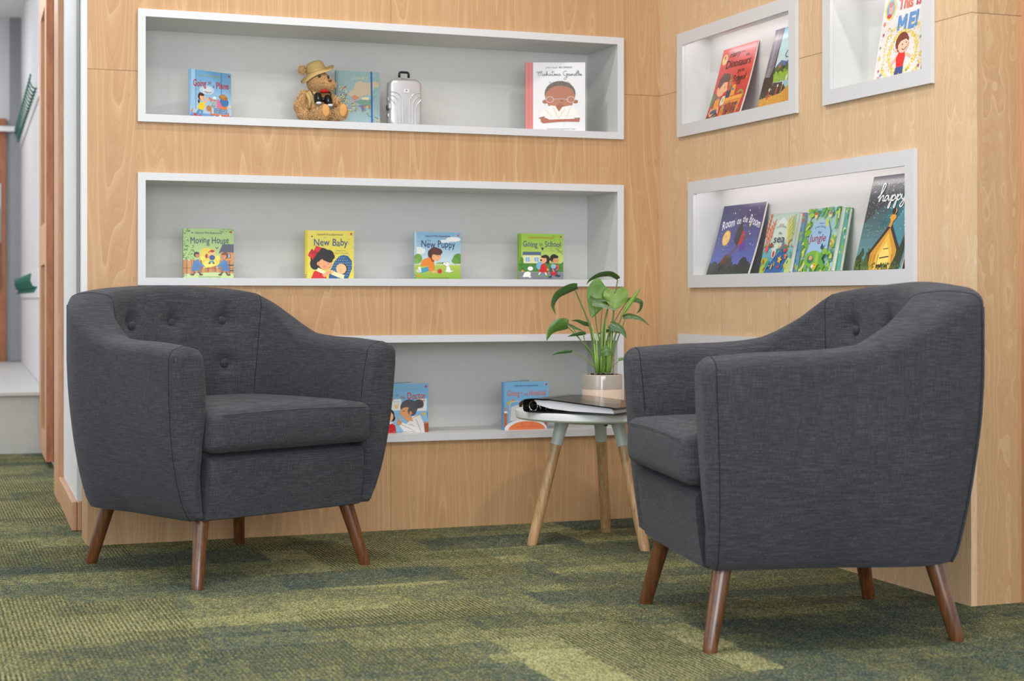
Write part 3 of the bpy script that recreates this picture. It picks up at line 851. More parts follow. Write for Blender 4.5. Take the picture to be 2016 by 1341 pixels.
class Art:
    """shapes on a cover; x runs 0..100 over the width, y up in the same unit"""
    def __init__(s, w, h, bg):
        s.w = w; s.H = h/w*100; s.k = w/100; s.tr = []; s.ly = 0; s.bg = bg; s.ty = (1, 0)
        s.box(0, 0, 100, s.H, bg)
    def add(s, tris, col):
        s.ly += 1; c = lin(col)
        for ti, t in enumerate(tris):
            P = [(p[0], p[1]*s.ty[0]+s.ty[1]) for p in t]
            for ax, lim, kl in ((0, 0, False), (0, 100, True), (1, 0, False), (1, s.H, True)):
                P = clip_poly(P, ax, lim, kl)
                if len(P) < 3: break
            if len(P) >= 3: s.tr.append((P, s.ly+(ti % 4)*.22, c))
    def poly(s, pts, col): s.add(poly_tris(pts), col)
    def box(s, x0, y0, x1, y1, col): s.add([[(x0, y0), (x1, y0), (x1, y1)], [(x0, y0), (x1, y1), (x0, y1)]], col)
    def el(s, x, y, rx, ry=None, col=(0, 0, 0), rot=0, a0=0, a1=360, n=22):
        ry = rx if ry is None else ry; c, q = math.cos(math.radians(rot)), math.sin(math.radians(rot))
        P = []
        for i in range(n+(0 if a1-a0 == 360 else 1)):
            a = math.radians(a0+(a1-a0)*i/n); u, v = rx*math.cos(a), ry*math.sin(a); P.append((x+u*c-v*q, y+u*q+v*c))
        s.add([[P[0], P[i], P[i+1]] for i in range(1, len(P)-1)], col)
    def ln(s, pts, wd, col, n=5, taper=False):
        pts = catmull([tuple(p) for p in pts], n) if len(pts) > 2 else pts
        T = []; m = len(pts); E_ = []
        for i in range(m):
            p, q = pts[max(i-1, 0)], pts[min(i+1, m-1)]; d = math.hypot(q[0]-p[0], q[1]-p[1]) or 1
            ux, uy = (q[0]-p[0])/d, (q[1]-p[1])/d; hw = wd/2*(1-(i/m if taper else 0)); e = (-.4 if i == 0 else .4 if i == m-1 else 0)*hw
            E_.append(((pts[i][0]-uy*hw+ux*e, pts[i][1]+ux*hw+uy*e), (pts[i][0]+uy*hw+ux*e, pts[i][1]-ux*hw+uy*e)))
        for (a, b), (c, q) in zip(E_, E_[1:]): T += [[a, b, c], [b, q, c]]
        s.add(T, col)
    def tx(s, txt, x, y, size, col, width=None, jit=0, bold=.0, shear=0, rise=0, arc=0, fx=1.):
        """text starting at x (baseline y); width squeezes it to that length"""
        adv = [(.30 if c == ' ' else advance(c, bold)) for c in txt]; tot = sum(adv)*size
        sx = (width/tot if width else 1)*fx; cx = 0; T = []
        rnd = random.Random(len(txt)*7+int(x))
        for c, a in zip(txt, adv):
            if c != ' ':
                tris, x0, x1 = glyph(c, bold); jy = rnd.uniform(-jit, jit)*size; jr = rnd.uniform(-jit, jit)*.9
                f = (cx+a*size*sx/2)/(tot*sx); yy = y+rise*f+arc*(4*f*(1-f)); ar = math.atan2(rise+arc*4*(1-2*f), tot*sx)
                co, si = math.cos(jr+ar), math.sin(jr+ar)
                for t in tris:
                    q = []
                    for px, py in t:
                        u = px*size*sx+py*size*shear; v = py*size
                        q.append((x+cx+u*co-v*si, yy+jy+u*si+v*co))
                    T.append(q)
            cx += a*size*sx
        s.add(T, col); return x+cx
    def star(s, x, y, r, col, rot=0, n=5, q=.42):
        P = [(x+(r if i % 2 == 0 else r*q)*math.sin(PI*i/n+rot), y+(r if i % 2 == 0 else r*q)*math.cos(PI*i/n+rot)) for i in range(2*n)]
        s.add([[(x, y), P[i], P[(i+1) % (2*n)]] for i in range(2*n)], col)
    def spots(s, n, x0, x1, y0, y1, r, cols, seed=1, sq=1.):
        rnd = random.Random(seed)
        for c in cols:
            T = []
            for _ in range(n//len(cols)):
                x, y, q = rnd.uniform(x0, x1), rnd.uniform(y0, y1), r*rnd.uniform(.5, 1.2); a = rnd.uniform(0, PI)
                P = [(x+q*math.cos(a+PI*i/3), y+q*sq*math.sin(a+PI*i/3)) for i in range(6)]
                T += [[P[0], P[i], P[i+1]] for i in range(1, 5)]
            s.add(T, c)
    def grad(s, y0, y1, c0, c1, n=8, x0=0, x1=100):
        for i in range(n):
            f = (i+.5)/n; s.box(x0, y0+(y1-y0)*i/n, x1, y0+(y1-y0)*(i+1)/n, tuple(a+(b-a)*f for a, b in zip(c0, c1)))
            if i < n-1: s.ly -= 1
    def head(s, x, y, r, skin, hair, face=1, cap=None):
        """small round head; face 1 looks right, -1 left"""
        s.el(x-face*r*.22, y+r*.18, r*1.08, r*1.05, hair)
        s.el(x+face*r*.2, y-r*.12, r*.86, r*.86, skin)
        s.el(x+face*r*.95, y-r*.1, r*.2, r*.2, skin)
        s.el(x-face*r*.35, y-r*.15, r*.2, r*.26, skin)
        s.el(x-face*r*.05, y+r*.75, r*.95, r*.42, hair, rot=-face*12)
        s.el(x+face*r*.5, y-.0*r, r*.09, r*.12, (40, 28, 24))
        s.ln([(x+face*r*.45, y-r*.5), (x+face*r*.75, y-r*.45)], r*.1, (150, 60, 50))

def bookmesh(name, art, w, h, t, hard, spine, parent, mat, back=None, ang=0., bend=0., pagecol=None, spine_wrap=0):
    """cover board(s) + print as one mesh, pages as another"""
    bm = bmesh.new(); lay = bm.loops.layers.float_color.new('col')
    c = .0016 if hard else .0004
    bands = 8 if bend else 1
    def by(z): return -bend*math.sin(PI*min(1, max(0, z/h)))*(1-.0*z)
    def bx(x0, x1, y0, y1, z0, z1, col):
        rs = [[(x0, y0+by(z0+(z1-z0)*i/bands), z0+(z1-z0)*i/bands), (x1, y0+by(z0+(z1-z0)*i/bands), z0+(z1-z0)*i/bands),
               (x1, y1+by(z0+(z1-z0)*i/bands), z0+(z1-z0)*i/bands), (x0, y1+by(z0+(z1-z0)*i/bands), z0+(z1-z0)*i/bands)] for i in range(bands+1)]
        n0 = len(bm.faces); rings(bm, rs); bm.faces.ensure_lookup_table()
        for f in bm.faces[n0:]:
            for lp in f.loops: lp[lay] = lin(col)
    bx(0, w, 0, c, 0, h, art.bg)
    if not ang:
        bx(0, w, t-c, t, 0, h, back or spine)
    n0 = len(bm.faces)
    # rounded spine
    sp = [(-.0012*math.sin(PI*i/6)-.0002, c*.3+(t-c*.6)*i/6) for i in range(7)] if not ang else [(-.0012*math.sin(PI*i/6)-.0002, t*.9*i/6) for i in range(7)]
    vs = [[bm.verts.new((x, y+by(h*j/bands), h*j/bands)) for x, y in sp] for j in range(bands+1)]
    for a, b in zip(vs, vs[1:]):
        for i in range(6):
            f = bm.faces.new((a[i], a[i+1], b[i+1], b[i]))
            for lp in f.loops: lp[lay] = lin(spine)
    k = art.k; Hh = art.H
    eps = .00002
    for P, ly, colr in art.tr:
        segs = [P]
        if bands > 1:
            segs = []
            for i in range(bands):
                q = clip_poly(clip_poly(P, 1, Hh*i/bands, False) or [], 1, Hh*(i+1)/bands, True) if P else []
                if len(q) >= 3: segs.append(q)
        for q in segs:
            try: f = bm.faces.new([bm.verts.new((x*k, -.00008-eps*ly+(lambda z: (by(math.floor(z/(h/bands)+1e-6)*h/bands)*(1-fr(z, h, bands))+by(min(h, (math.floor(z/(h/bands)+1e-6)+1)*h/bands))*fr(z, h, bands)))(y*k), y*k)) for x, y in q])
            except ValueError: continue
            f.normal_update()
            if f.normal.y > 0: f.normal_flip()
            for lp in f.loops: lp[lay] = colr
    me = D.meshes.new('cover'); bm.to_mesh(me); bm.free()
    o = link('cover', me, M[mat], parent)
    pc = M['pages']
    ins = .003 if hard else .0006
    bm = bmesh.new()
    def pg(bm, y0, y1):
        rs = [[(.0, y0+by(z), z), (w-ins, y0+by(z), z), (w-ins, y1+by(z), z), (.0, y1+by(z), z)] for z in [ins+(h-2*ins)*i/bands for i in range(bands+1)]]
        rings(bm, rs)
    if ang:
        pg(bm, c, c+(t-2*c)*.5); obj('pages', bm, pc, parent)
        bm = bmesh.new(); pg(bm, -(t-2*c)*.5, 0)
        R = Matrix.Translation((0, t*.9, 0)) @ Matrix.Rotation(ang, 4, 'Z')
        for v in bm.verts: v.co = R @ v.co
        obj('pages', bm, pc, parent)
        bm = bmesh.new(); lay = bm.loops.layers.float_color.new('col'); box(bm, 0, w*.97, 0.0002, c, 0, h)
        for v in bm.verts: v.co = R @ v.co
        for f in bm.faces:
            for lp in f.loops: lp[lay] = lin(back or spine)
        obj('back_cover', bm, M[mat], parent)
    else:
        pg(bm, c, t-c); obj('pages', bm, pc, parent)
    return o
def fr(z, h, n):
    q = z/(h/n)+1e-6; return min(1, max(0, q-math.floor(q)-1e-6))

USB = 'Usborne First Experiences'
NAVY = (36, 52, 96); SKIN = (232, 176, 132)
def usb(a, ycol=(90, 96, 110), dot=(178, 40, 48), x=23, wd=54, y=None):
    a.tx(USB, x, (y or a.H-9.5), 5.2, ycol, width=wd, jit=.03, bold=.01)
    a.el(a_x := 94.5, a.H-6, 1.9, 2.3, dot)
def badge(a):
    for i, c in enumerate(((60, 110, 160), (230, 180, 90), (60, 110, 160))): a.box(-1, 3+i*1.8, 3, 4.6+i*1.8, c)

def art_moving(w, h):
    a = Art(w, h, (160, 192, 122)); H = a.H
    a.grad(30, H, (182, 208, 146), (152, 186, 112))
    a.spots(40, 0, 10, 55, H, 1.6, [(70, 120, 50), (104, 150, 62)], 3, .6); a.spots(26, 72, 100, H-6, H, 1.6, [(70, 120, 50)], 5, .5)
    a.spots(60, 0, 22, 36, 66, 1.9, [(104, 156, 70), (70, 124, 56), (130, 176, 90)], 4, .6)
    for i in range(22):
        x = i*4.7; a.box(x, 8, x+4.1, 36+1.5*math.sin(i*2.3), ((190, 120, 74), (172, 100, 60), (204, 138, 90))[i % 3])
    a.ln([(0, 20), (100, 19)], .8, (130, 74, 44))
    a.poly([(70, 50), (100, 50), (100, 68), (78, 68)], (84, 88, 104)); a.poly([(74, 36), (100, 36), (100, 51), (74, 52)], (214, 142, 70))
    a.box(86, 40, 94, 49, (52, 70, 90)); a.box(87.2, 41, 92.8, 48, (150, 190, 220))
    a.box(90, 14, 100, 16, (40, 36, 40)); a.box(90, 25, 100, 27, (40, 36, 40))
    a.poly([(0, 0), (100, 0), (100, 9), (60, 12), (0, 8)], (188, 212, 150)); a.spots(18, 4, 30, 3, 9, 1.2, [(96, 140, 70)], 8, .5)
    a.poly([(32, 40), (34, 55), (40, 60), (52, 60), (62, 57), (65, 44), (72, 42), (72, 26), (44, 20), (38, 24), (36, 38)], (222, 204, 78))
    a.poly([(40, 26), (44, 34), (62, 36), (66, 28), (60, 24), (46, 22)], (238, 224, 112)); a.el(68, 40, 4, 5, (236, 220, 100)); a.el(38, 40, 3.6, 4.6, (236, 220, 100))
    a.el(57, 50, 4.6, 4.8, SKIN); a.el(57, 54, 5, 2.6, (178, 42, 40)); a.ln([(52, 53), (49, 51)], 1.6, (178, 42, 40))
    a.el(57, 41, 5.6, 5.2, (44, 84, 150)); a.ln([(52, 33), (60, 33)], 3.4, (78, 150, 180)); a.el(52, 30, 2.4, 2, (120, 80, 50)); a.el(60, 30, 2.4, 2, (120, 80, 50))
    a.el(46, 44, 3, 4.4, (170, 60, 44)); a.el(50, 43, 2.2, 3, (206, 160, 110))
    for x, s in ((25, 1), (83, -1)):
        a.ln([(x-s*2, 12), (x-s*4, 8)], 3.2, (88, 84, 96)); a.ln([(x+s*5, 12), (x+s*9, 8)], 3.2, (88, 84, 96))
        a.poly([(x-s*9, 14), (x-s*5, 32), (x+s*3, 38), (x+s*8, 30), (x+s*8, 15)], (74, 122, 178)); a.ln([(x+s*2, 34), (x+s*9, 28), (x+s*15, 22)], 5, (82, 132, 188))
        a.el(x+s*16, 21, 2, 1.8, SKIN); a.el(x-s*7, 7, 4, 2, (110, 60, 44)); a.el(x+s*10, 7, 4, 2, (110, 60, 44))
    a.head(27, 46, 5, (198, 130, 92), (40, 30, 32), 1); a.head(81, 44, 6.4, (208, 142, 100), (120, 76, 54), -1)
    a.ln([(64, 62), (67, 59), (69, 62)], 1.3, (70, 74, 96)); a.ln([(9, H-3), (11, H-6), (13, H-3)], 1.2, (60, 66, 76)); a.ln([(16, H-7), (19, H-9)], 1.6, (60, 80, 76))
    usb(a); a.tx('Moving House', 13.5, H-29, 19, NAVY, width=77, jit=.07, bold=.0)
    a.tx('Illustrated by Stephen Cartwright', 30, 1.8, 3.6, (120, 124, 110), width=44); badge(a); return a
def art_baby(w, h):
    a = Art(w, h, (224, 210, 84)); H = a.H
    a.box(0, 0, 5, H, (206, 190, 62))
    rnd = random.Random(2)
    for i in range(26): a.star(rnd.uniform(8, 98), rnd.uniform(4, H-4), 1.6, (168, 176, 150), rnd.random(), 5, .6)
    a.poly([(48, 0), (50, 14), (60, 34), (68, 44), (78, 48), (88, 46), (96, 36), (96, 20), (88, 0)], (44, 92, 140))
    for i in range(11):
        for j in range(9):
            x, y = 50+i*4.2+(j % 2)*2.1, 2+j*5
            if (x-74)**2/480+(y-22)**2/560 < .9: a.el(x, y, .7, .7, (200, 222, 232), n=6); a.ly -= 1
    a.el(76, 20, 11.5, 11, (40, 34, 36)); a.el(74, 20, 10.5, 10.5, (238, 190, 142)); a.el(73, 19, .8, .6, (60, 40, 30)); a.ln([(71, 15), (75, 15)], .7, (180, 90, 70))
    a.ln([(56, 12), (66, 8), (78, 4)], 8, (244, 226, 176))
    a.el(33, 41, 22, 21, (34, 28, 30)); a.el(48, 47, 11, 11, (34, 28, 30)); a.el(20, 30, 10, 12, (34, 28, 30)); a.el(56, 45, 4.5, 6, (34, 28, 30), rot=20)
    a.el(41, 29, 13.5, 11, (232, 168, 122), rot=-10); a.el(53.5, 29, 3, 2.2, (232, 168, 122)); a.el(27, 30, 3, 4, (222, 154, 110)); a.el(40, 24, 4, 3, (236, 140, 106))
    a.ln([(46, 30), (49, 29.5)], .9, (60, 40, 30)); a.ln([(48, 22), (51, 23)], .8, (170, 60, 50)); a.ln([(38, 40), (52, 35), (54, 44)], 6, (34, 28, 30))
    a.poly([(12, 0), (18, 14), (28, 20), (40, 14), (44, 0)], (206, 34, 38)); a.poly([(22, 16), (27, 22), (44, 13), (38, 9)], (246, 236, 196))
    a.ln([(38, 6), (46, 12), (54, 14)], 7, (232, 168, 122)); a.el(55, 14, 3, 3, (238, 182, 138))
    a.poly([(8, 52), (6, 46), (16, 38), (22, 48)], (206, 34, 44)); a.poly([(8, 52), (14, 60), (24, 50), (20, 44)], (190, 26, 38)); a.poly([(18, 56), (22, 66), (34, 62), (26, 52)], (214, 40, 50)); a.el(20, 52, 4, 4, (170, 20, 32))
    usb(a, (120, 116, 80), x=24, wd=54); a.tx('New Baby', 17, H-30, 20, (44, 76, 132), width=70, jit=.06, bold=.006)
    a.tx('Illustrated by', 64, H-41, 4.2, (150, 144, 90), width=19); a.tx('Stephen Cartwright', 59, H-46, 4.2, (150, 144, 90), width=30)
    a.el(14, H-12, 2, 1.2, (40, 96, 96)); a.el(90, H-17, 2, 1.2, (214, 170, 40)); badge(a); return a
def dog(a, x, y, s, f=1):
    W = (238, 238, 236); O = (110, 110, 116)
    for c, e in ((O, .5), (W, 0)):
        a.el(x, y, 4.6*s+e, 6*s+e, c, rot=15*f); a.el(x+1.5*f*s, y-4*s, 5*s+e, 3*s+e, c); a.el(x-3*f*s, y+10*s, 5*s+e, 4.4*s+e, c); a.el(x-8*f*s, y+11*s, 4*s+e, 2.6*s+e, c, rot=-12*f); a.ln([(x-3*f*s, y), (x-5*f*s, y-6*s)], 2.4*s+e, c); a.ln([(x+5*f*s, y-5*s), (x+10*f*s, y-4*s)], 1.8*s+e, c)
    a.el(x+1*f*s, y+9.4*s, 2*s, 4*s, (226, 226, 226)); a.el(x-11.6*f*s, y+12.6*s, 1.3*s, 1.2*s, (26, 24, 26)); a.el(x-5*f*s, y+12*s, .7*s, .8*s, (26, 24, 26))
def art_puppy(w, h):
    a = Art(w, h, (150, 190, 220)); H = a.H
    a.grad(28, H, (204, 222, 226), (118, 168, 208), 10)
    a.el(84, 82, 16, 5, (228, 234, 236)); a.el(66, 78, 12, 3, (222, 230, 234)); a.el(8, 58, 16, 8, (220, 230, 228)); a.box(0, 0, 5, H, (176, 200, 214))
    a.el(8, 42, 9, 10, (112, 158, 70)); a.el(3, 34, 8, 8, (128, 170, 76)); a.el(56, 31, 10, 4, (132, 172, 96)); a.el(95, 42, 12, 11, (88, 142, 52)); a.el(88, 38, 8, 6, (104, 156, 60)); a.ln([(88, 33), (89, 26)], 2, (140, 96, 70))
    a.box(0, 0, 100, 29, (164, 190, 70)); a.grad(0, 29, (132, 174, 56), (178, 198, 86), 6); a.ln([(0, 30), (30, 31), (60, 30), (100, 31)], 2, (206, 214, 190))
    a.ln([(14, 17), (26, 20), (34, 24)], 9, (62, 150, 184)); a.ln([(12, 15), (11, 24)], 6, (230, 230, 232)); a.el(9, 17, 4.5, 3.6, (206, 208, 214))
    a.poly([(13, 30), (18, 40), (32, 45), (42, 38), (44, 22), (42, 15), (32, 17), (28, 27), (16, 26)], (226, 134, 38)); a.poly([(33, 45), (40, 47), (43, 36), (38, 35)], (176, 34, 30)); a.el(43, 15, 5, 2.6, SKIN)
    a.el(44, 53, 13, 13, (72, 38, 30)); a.el(47, 45, 9.5, 7.5, (234, 170, 122)); a.el(56, 46, 2, 1.8, (234, 170, 122)); a.el(40, 47, 2.4, 3.2, (226, 158, 110)); a.el(48, 57, 12.5, 7.5, (84, 46, 34), rot=-8); a.el(51, 47, .7, .9, (40, 26, 20)); a.el(33, 52, 4, 8, (72, 38, 30))
    a.el(54.5, 16.5, 4.8, 4.8, (202, 36, 32)); a.el(53, 18, 1.6, 1.6, (224, 90, 76)); dog(a, 73, 21, 1.0, 1)
    a.el(8, 7, 3, 1.8, (236, 150, 40)); a.el(12, 6, 2.4, 1.5, (226, 130, 30)); a.ln([(5, 5), (10, 7)], .9, (190, 96, 20))
    usb(a, (86, 60, 84), dot=(204, 84, 50)); a.tx('The', 27, H-19, 6.4, (90, 110, 140), width=8); a.tx('New Puppy', 14, H-31, 20, (30, 60, 108), width=74, jit=.06, bold=.006)
    a.tx('Illustrated by Stephen Cartwright', 30, 1.4, 3.4, (96, 118, 60), width=44); badge(a); return a
def art_school(w, h):
    a = Art(w, h, (160, 196, 76)); H = a.H
    a.grad(34, H, (194, 214, 118), (146, 190, 62), 8); a.box(0, 0, 6, H, (120, 164, 48)); a.spots(50, 72, 100, 58, H-4, 1.1, [(118, 156, 58), (108, 148, 52)], 9)
    a.ln([(100, 52), (92, 60), (84, 66)], 1.2, (122, 84, 52)); a.ln([(94, 58), (86, 57)], .8, (122, 84, 52)); a.ln([(82, 58), (70, 66)], .6, (132, 130, 70))
    a.poly([(8, 50), (50, 50), (50, 58), (10, 58)], (84, 104, 132)); a.box(9, 34, 48, 51, (226, 222, 158))
    for x in (14, 34): a.box(x, 36, x+12, 48, (236, 238, 232)); a.box(x+1, 37, x+11, 47, (140, 178, 214)); a.ln([(x+6, 36), (x+6, 48)], .8, (236, 238, 232))
    a.el(7, 40, 4, 7, (84, 136, 60)); a.box(0, 16, 100, 34, (70, 130, 52)); a.spots(40, 0, 100, 17, 35, 2.2, [(56, 116, 46), (84, 146, 62)], 11)
    a.box(0, 0, 100, 16, (128, 130, 142)); a.ln([(0, 16), (100, 15.5)], 1, (160, 160, 166))
    a.el(26, 23, 7, 5, (96, 90, 104)); a.el(26, 23, 6.2, 4.4, (244, 244, 244)); a.el(19, 11, 8, 5.6, (246, 246, 246), rot=14); a.el(12, 7, 3, 2, (246, 246, 246)); a.el(25, 6, 3, 1.8, (246, 246, 246)); a.el(9, 18, 3, 1.8, (230, 160, 50))
    a.el(47, 29, 8, 8.5, (120, 184, 218)); a.poly([(50, 32), (58, 34), (64, 26), (66, 14), (44, 16), (48, 24)], (200, 34, 38)); a.ln([(58, 30), (64, 22)], 3.6, (208, 44, 44)); a.el(65, 21, 2, 2, SKIN)
    a.ln([(48, 15), (44, 9)], 2.6, (236, 236, 230)); a.ln([(60, 15), (62, 9)], 2.6, (236, 236, 230)); a.el(43, 8.5, 4.4, 2.2, (96, 160, 64), rot=-20); a.el(63, 7.5, 4.8, 2.2, (96, 160, 64), rot=10)
    a.el(60, 43, 9.4, 9.2, (34, 26, 26)); a.el(56, 41, 6.6, 6.6, (236, 172, 126)); a.el(50, 40.5, 2.4, 1.6, (34, 26, 26)); a.el(66, 36, 2.6, 3.6, (34, 26, 26)); a.el(58, 48, 8, 3, (34, 26, 26))
    a.poly([(70, 26), (76, 34), (84, 32), (88, 22), (86, 12), (70, 12)], (52, 76, 108)); a.el(78, 28, 6, 5, (150, 186, 204)); a.ln([(84, 30), (89, 26), (84, 20)], 3, (220, 80, 56)); a.el(78, 13, 7, 4.6, (198, 30, 38)); a.ln([(76, 22), (79, 17)], 3, (210, 140, 100))
    a.ln([(74, 12), (72, 7)], 3, (60, 74, 100)); a.ln([(84, 12), (90, 8)], 3, (60, 74, 100)); a.el(84, 8, 3, 1.6, (44, 58, 84)); a.el(70, 5.6, 4, 2, (44, 58, 84)); a.el(90, 7.4, 4, 2, (44, 58, 84), rot=20)
    a.el(79, 45, 9, 8.6, (30, 24, 26)); a.el(83, 40, 6.6, 6.4, (214, 150, 108)); a.el(89, 40, 1.8, 1.5, (214, 150, 108)); a.el(78, 40, 2, 2.6, (204, 138, 98)); a.ln([(72, 44), (67, 40)], 3.6, (30, 24, 26)); a.el(82, 48, 7, 3.4, (30, 24, 26))
    a.poly([(50, 67), (56, 67), (54, 61), (52, 62)], (40, 60, 50)); a.el(57, 66, 1.8, 1, (200, 170, 50))
    usb(a, (206, 120, 50), dot=(190, 60, 110)); a.tx('Going', 9, H-27, 17, (70, 92, 128), width=33, jit=.05, bold=.006); a.tx('to', 46, H-25, 11, (70, 92, 128), width=8); a.tx('School', 58, H-27, 17, (70, 92, 128), width=37, jit=.05, bold=.006)
    a.tx('Illustrated by Stephen Cartwright', 32, 2, 3.4, (90, 100, 150), width=44); badge(a); return a
def art_plane(w, h):
    a = Art(w, h, (110, 168, 210)); H = a.H
    a.grad(16, H, (168, 200, 224), (92, 154, 202), 8); a.el(40, 58, 18, 9, (182, 204, 220)); a.el(40, 58, 11, 5, (204, 216, 224))
    a.box(12, 16, 13.6, H, (74, 134, 186)); a.box(2, 16, 12, H, (150, 190, 220)); a.box(74, 20, 77, H, (74, 134, 186)); a.box(0, 10, 100, 18, (168, 192, 218)); a.box(0, 4, 100, 11, (106, 152, 208)); a.box(0, 0, 100, 6, (96, 110, 170))
    a.ln([(34, 55), (46, 53.5), (50, 55)], 1.1, (100, 84, 90)); a.ln([(38, 54), (42, 51)], .9, (100, 84, 90))
    a.poly([(0, 12), (5, 12), (6, 16), (4, 20), (2, 14), (0, 14)], (214, 112, 50))
    a.ln([(22, 18), (14, 7)], 6, (86, 140, 176)); a.ln([(28, 18), (26, 8)], 5.6, (86, 140, 176)); a.el(12, 6, 5, 2.8, (200, 36, 36), rot=-40); a.el(24, 4.6, 5, 2.6, (200, 36, 36), rot=-14)
    a.poly([(16, 20), (22, 32), (32, 34), (36, 26), (30, 17)], (232, 196, 40)); a.ln([(32, 32), (38, 36), (44, 42)], 4, (234, 178, 130)); a.el(46, 42, 2.4, 2, (226, 110, 50))
    a.head(27, 43, 7.2, (236, 178, 134), (64, 34, 30), 1); a.el(20, 34, 2.4, 3.6, (64, 34, 30))
    a.box(48, 11, 50.5, 42, (212, 110, 52)); a.box(48, 9, 94, 12, (212, 110, 52)); a.box(50, 38, 62, 40, (212, 110, 52)); a.poly([(91, 11), (94, 10), (94, 18), (91, 16)], (212, 110, 52)); a.el(58, 5.5, 3, 3, (220, 224, 228)); a.el(88, 5, 3, 3, (220, 224, 228)); a.el(72, 6, 3.6, 4.6, (232, 226, 200))
    a.box(52, 24, 66, 38, (170, 176, 182)); a.spots(26, 52, 66, 24, 38, 1, [(120, 128, 136)], 4); a.box(54, 13, 90, 24, (104, 136, 172)); a.box(52, 12, 56, 23, (190, 200, 208)); a.spots(16, 60, 88, 15, 22, .9, [(190, 200, 210)], 5); a.poly([(66, 24), (88, 22), (90, 35), (68, 36)], (214, 120, 60)); a.el(82, 37, 11, 9, (58, 112, 168)); a.poly([(64, 27), (64, 40), (68, 42), (76, 30), (70, 24)], (206, 110, 160)); a.el(80, 46, 11, 5, (160, 110, 56), rot=-8); a.el(80, 49, 7, 4, (176, 126, 66)); a.el(44, 22, 6, 6, (176, 120, 70)); a.el(47, 31, 3.4, 5, (150, 190, 206)); a.el(58, 44, 4, 3, (230, 232, 234)); a.el(96, 29, 4, 2.4, (216, 206, 160), rot=30)
    usb(a, (176, 180, 120), dot=(186, 52, 40), x=22, wd=52, y=H-11); a.tx('Going', 6, H-32, 19, (176, 44, 52), width=32, jit=.06, bold=.01); a.tx('on', 42, H-26, 11, (150, 60, 80), width=9); a.tx('a', 54, H-32, 9, (150, 60, 80), width=4); a.tx('Plane', 62, H-33, 19, (176, 44, 52), width=32, jit=.06, bold=.01); return a
def art_doctor(w, h):
    a = Art(w, h, (124, 178, 216)); H = a.H
    a.grad(0, H, (146, 190, 220), (112, 168, 210), 6); a.box(24, 44, 44, 66, (220, 224, 222)); a.tx('WASH YOUR', 27, 60, 3, (110, 140, 170), width=14); a.el(34, 51, 4, 5, (222, 196, 140)); a.ln([(31, 54), (30, 58)], 1.4, (222, 196, 140)); a.ln([(37, 54), (38, 58)], 1.4, (222, 196, 140)); a.box(76, 42, 96, 66, (222, 224, 226)); a.ln([(80, 62), (92, 62)], 2, (200, 90, 90)); a.el(86, 52, 4, 5, (190, 160, 120))
    a.el(90, 36, 5, 2.4, (206, 186, 90), rot=-14); a.ln([(97, 40), (98, 28)], .8, (60, 60, 70)); a.box(90, 0, 100, 18, (150, 78, 50)); a.box(88, 17, 100, 20, (190, 130, 90))
    a.ln([(6, 4), (30, 6)], 3, (120, 120, 130)); a.poly([(0, 0), (3, 14), (10, 20), (24, 20), (32, 14), (34, 0)], (196, 30, 34)); a.poly([(6, 20), (14, 24), (28, 20), (18, 16)], (236, 236, 232))
    a.el(17, 36, 13, 12, (46, 30, 28)); a.el(8, 28, 5, 7, (46, 30, 28)); a.el(27, 29, 4.6, 6, (46, 30, 28)); a.el(17, 32, 11, 10.6, (238, 180, 132)); a.el(17, 43, 9, 3, (46, 30, 28)); a.el(13, 33, .8, 1, (50, 36, 30)); a.el(20, 33, .8, 1, (50, 36, 30)); a.ln([(14, 27), (17, 26), (20, 27)], .7, (180, 60, 50))
    a.poly([(46, 0), (54, 16), (66, 32), (82, 34), (90, 18), (92, 0)], (222, 222, 222)); a.ln([(56, 20), (70, 30), (80, 33)], 1.2, (206, 160, 90)); a.ln([(52, 4), (62, 16), (70, 12)], .8, (120, 120, 124)); a.ln([(74, 26), (80, 12), (84, 2)], .9, (120, 120, 124)); a.poly([(40, 14), (46, 20), (72, 10), (64, 0), (50, 2)], (230, 230, 230)); a.ln([(44, 16), (68, 5)], .8, (130, 130, 134)); a.el(40, 20, 5, 5, (206, 146, 104)); a.ln([(40, 24), (36, 30)], 2, (206, 146, 104))
    a.el(60, 50, 18, 15, (84, 84, 92)); a.el(80, 56, 10, 9, (76, 76, 84)); a.el(54, 40, 12, 10, (220, 156, 108)); a.el(43, 38, 3, 2.2, (220, 156, 108)); a.poly([(46, 30), (66, 30), (68, 22), (56, 24)], (220, 156, 108)); a.el(66, 42, 9, 9, (84, 84, 92)); a.el(63, 38, 3, 4, (210, 146, 100)); a.ln([(47, 42), (51, 42.5)], 1, (60, 50, 50))
    a.tx('Going', -2, H-29, 16, (196, 82, 48), width=30, jit=.05, bold=.008); a.tx('to', 33, H-24, 8, (150, 84, 90), width=5.5); a.tx('the', 42, H-29, 9, (196, 82, 48), width=9.5); a.tx('Doctor', 56, H-30, 19, (196, 72, 44), width=38, jit=.06, bold=.008)
    usb(a, (150, 190, 160), dot=(196, 50, 40)); a.tx('Illustrated by Stephen Cartwright', 28, 1.4, 3.4, (150, 150, 170), width=44); return a
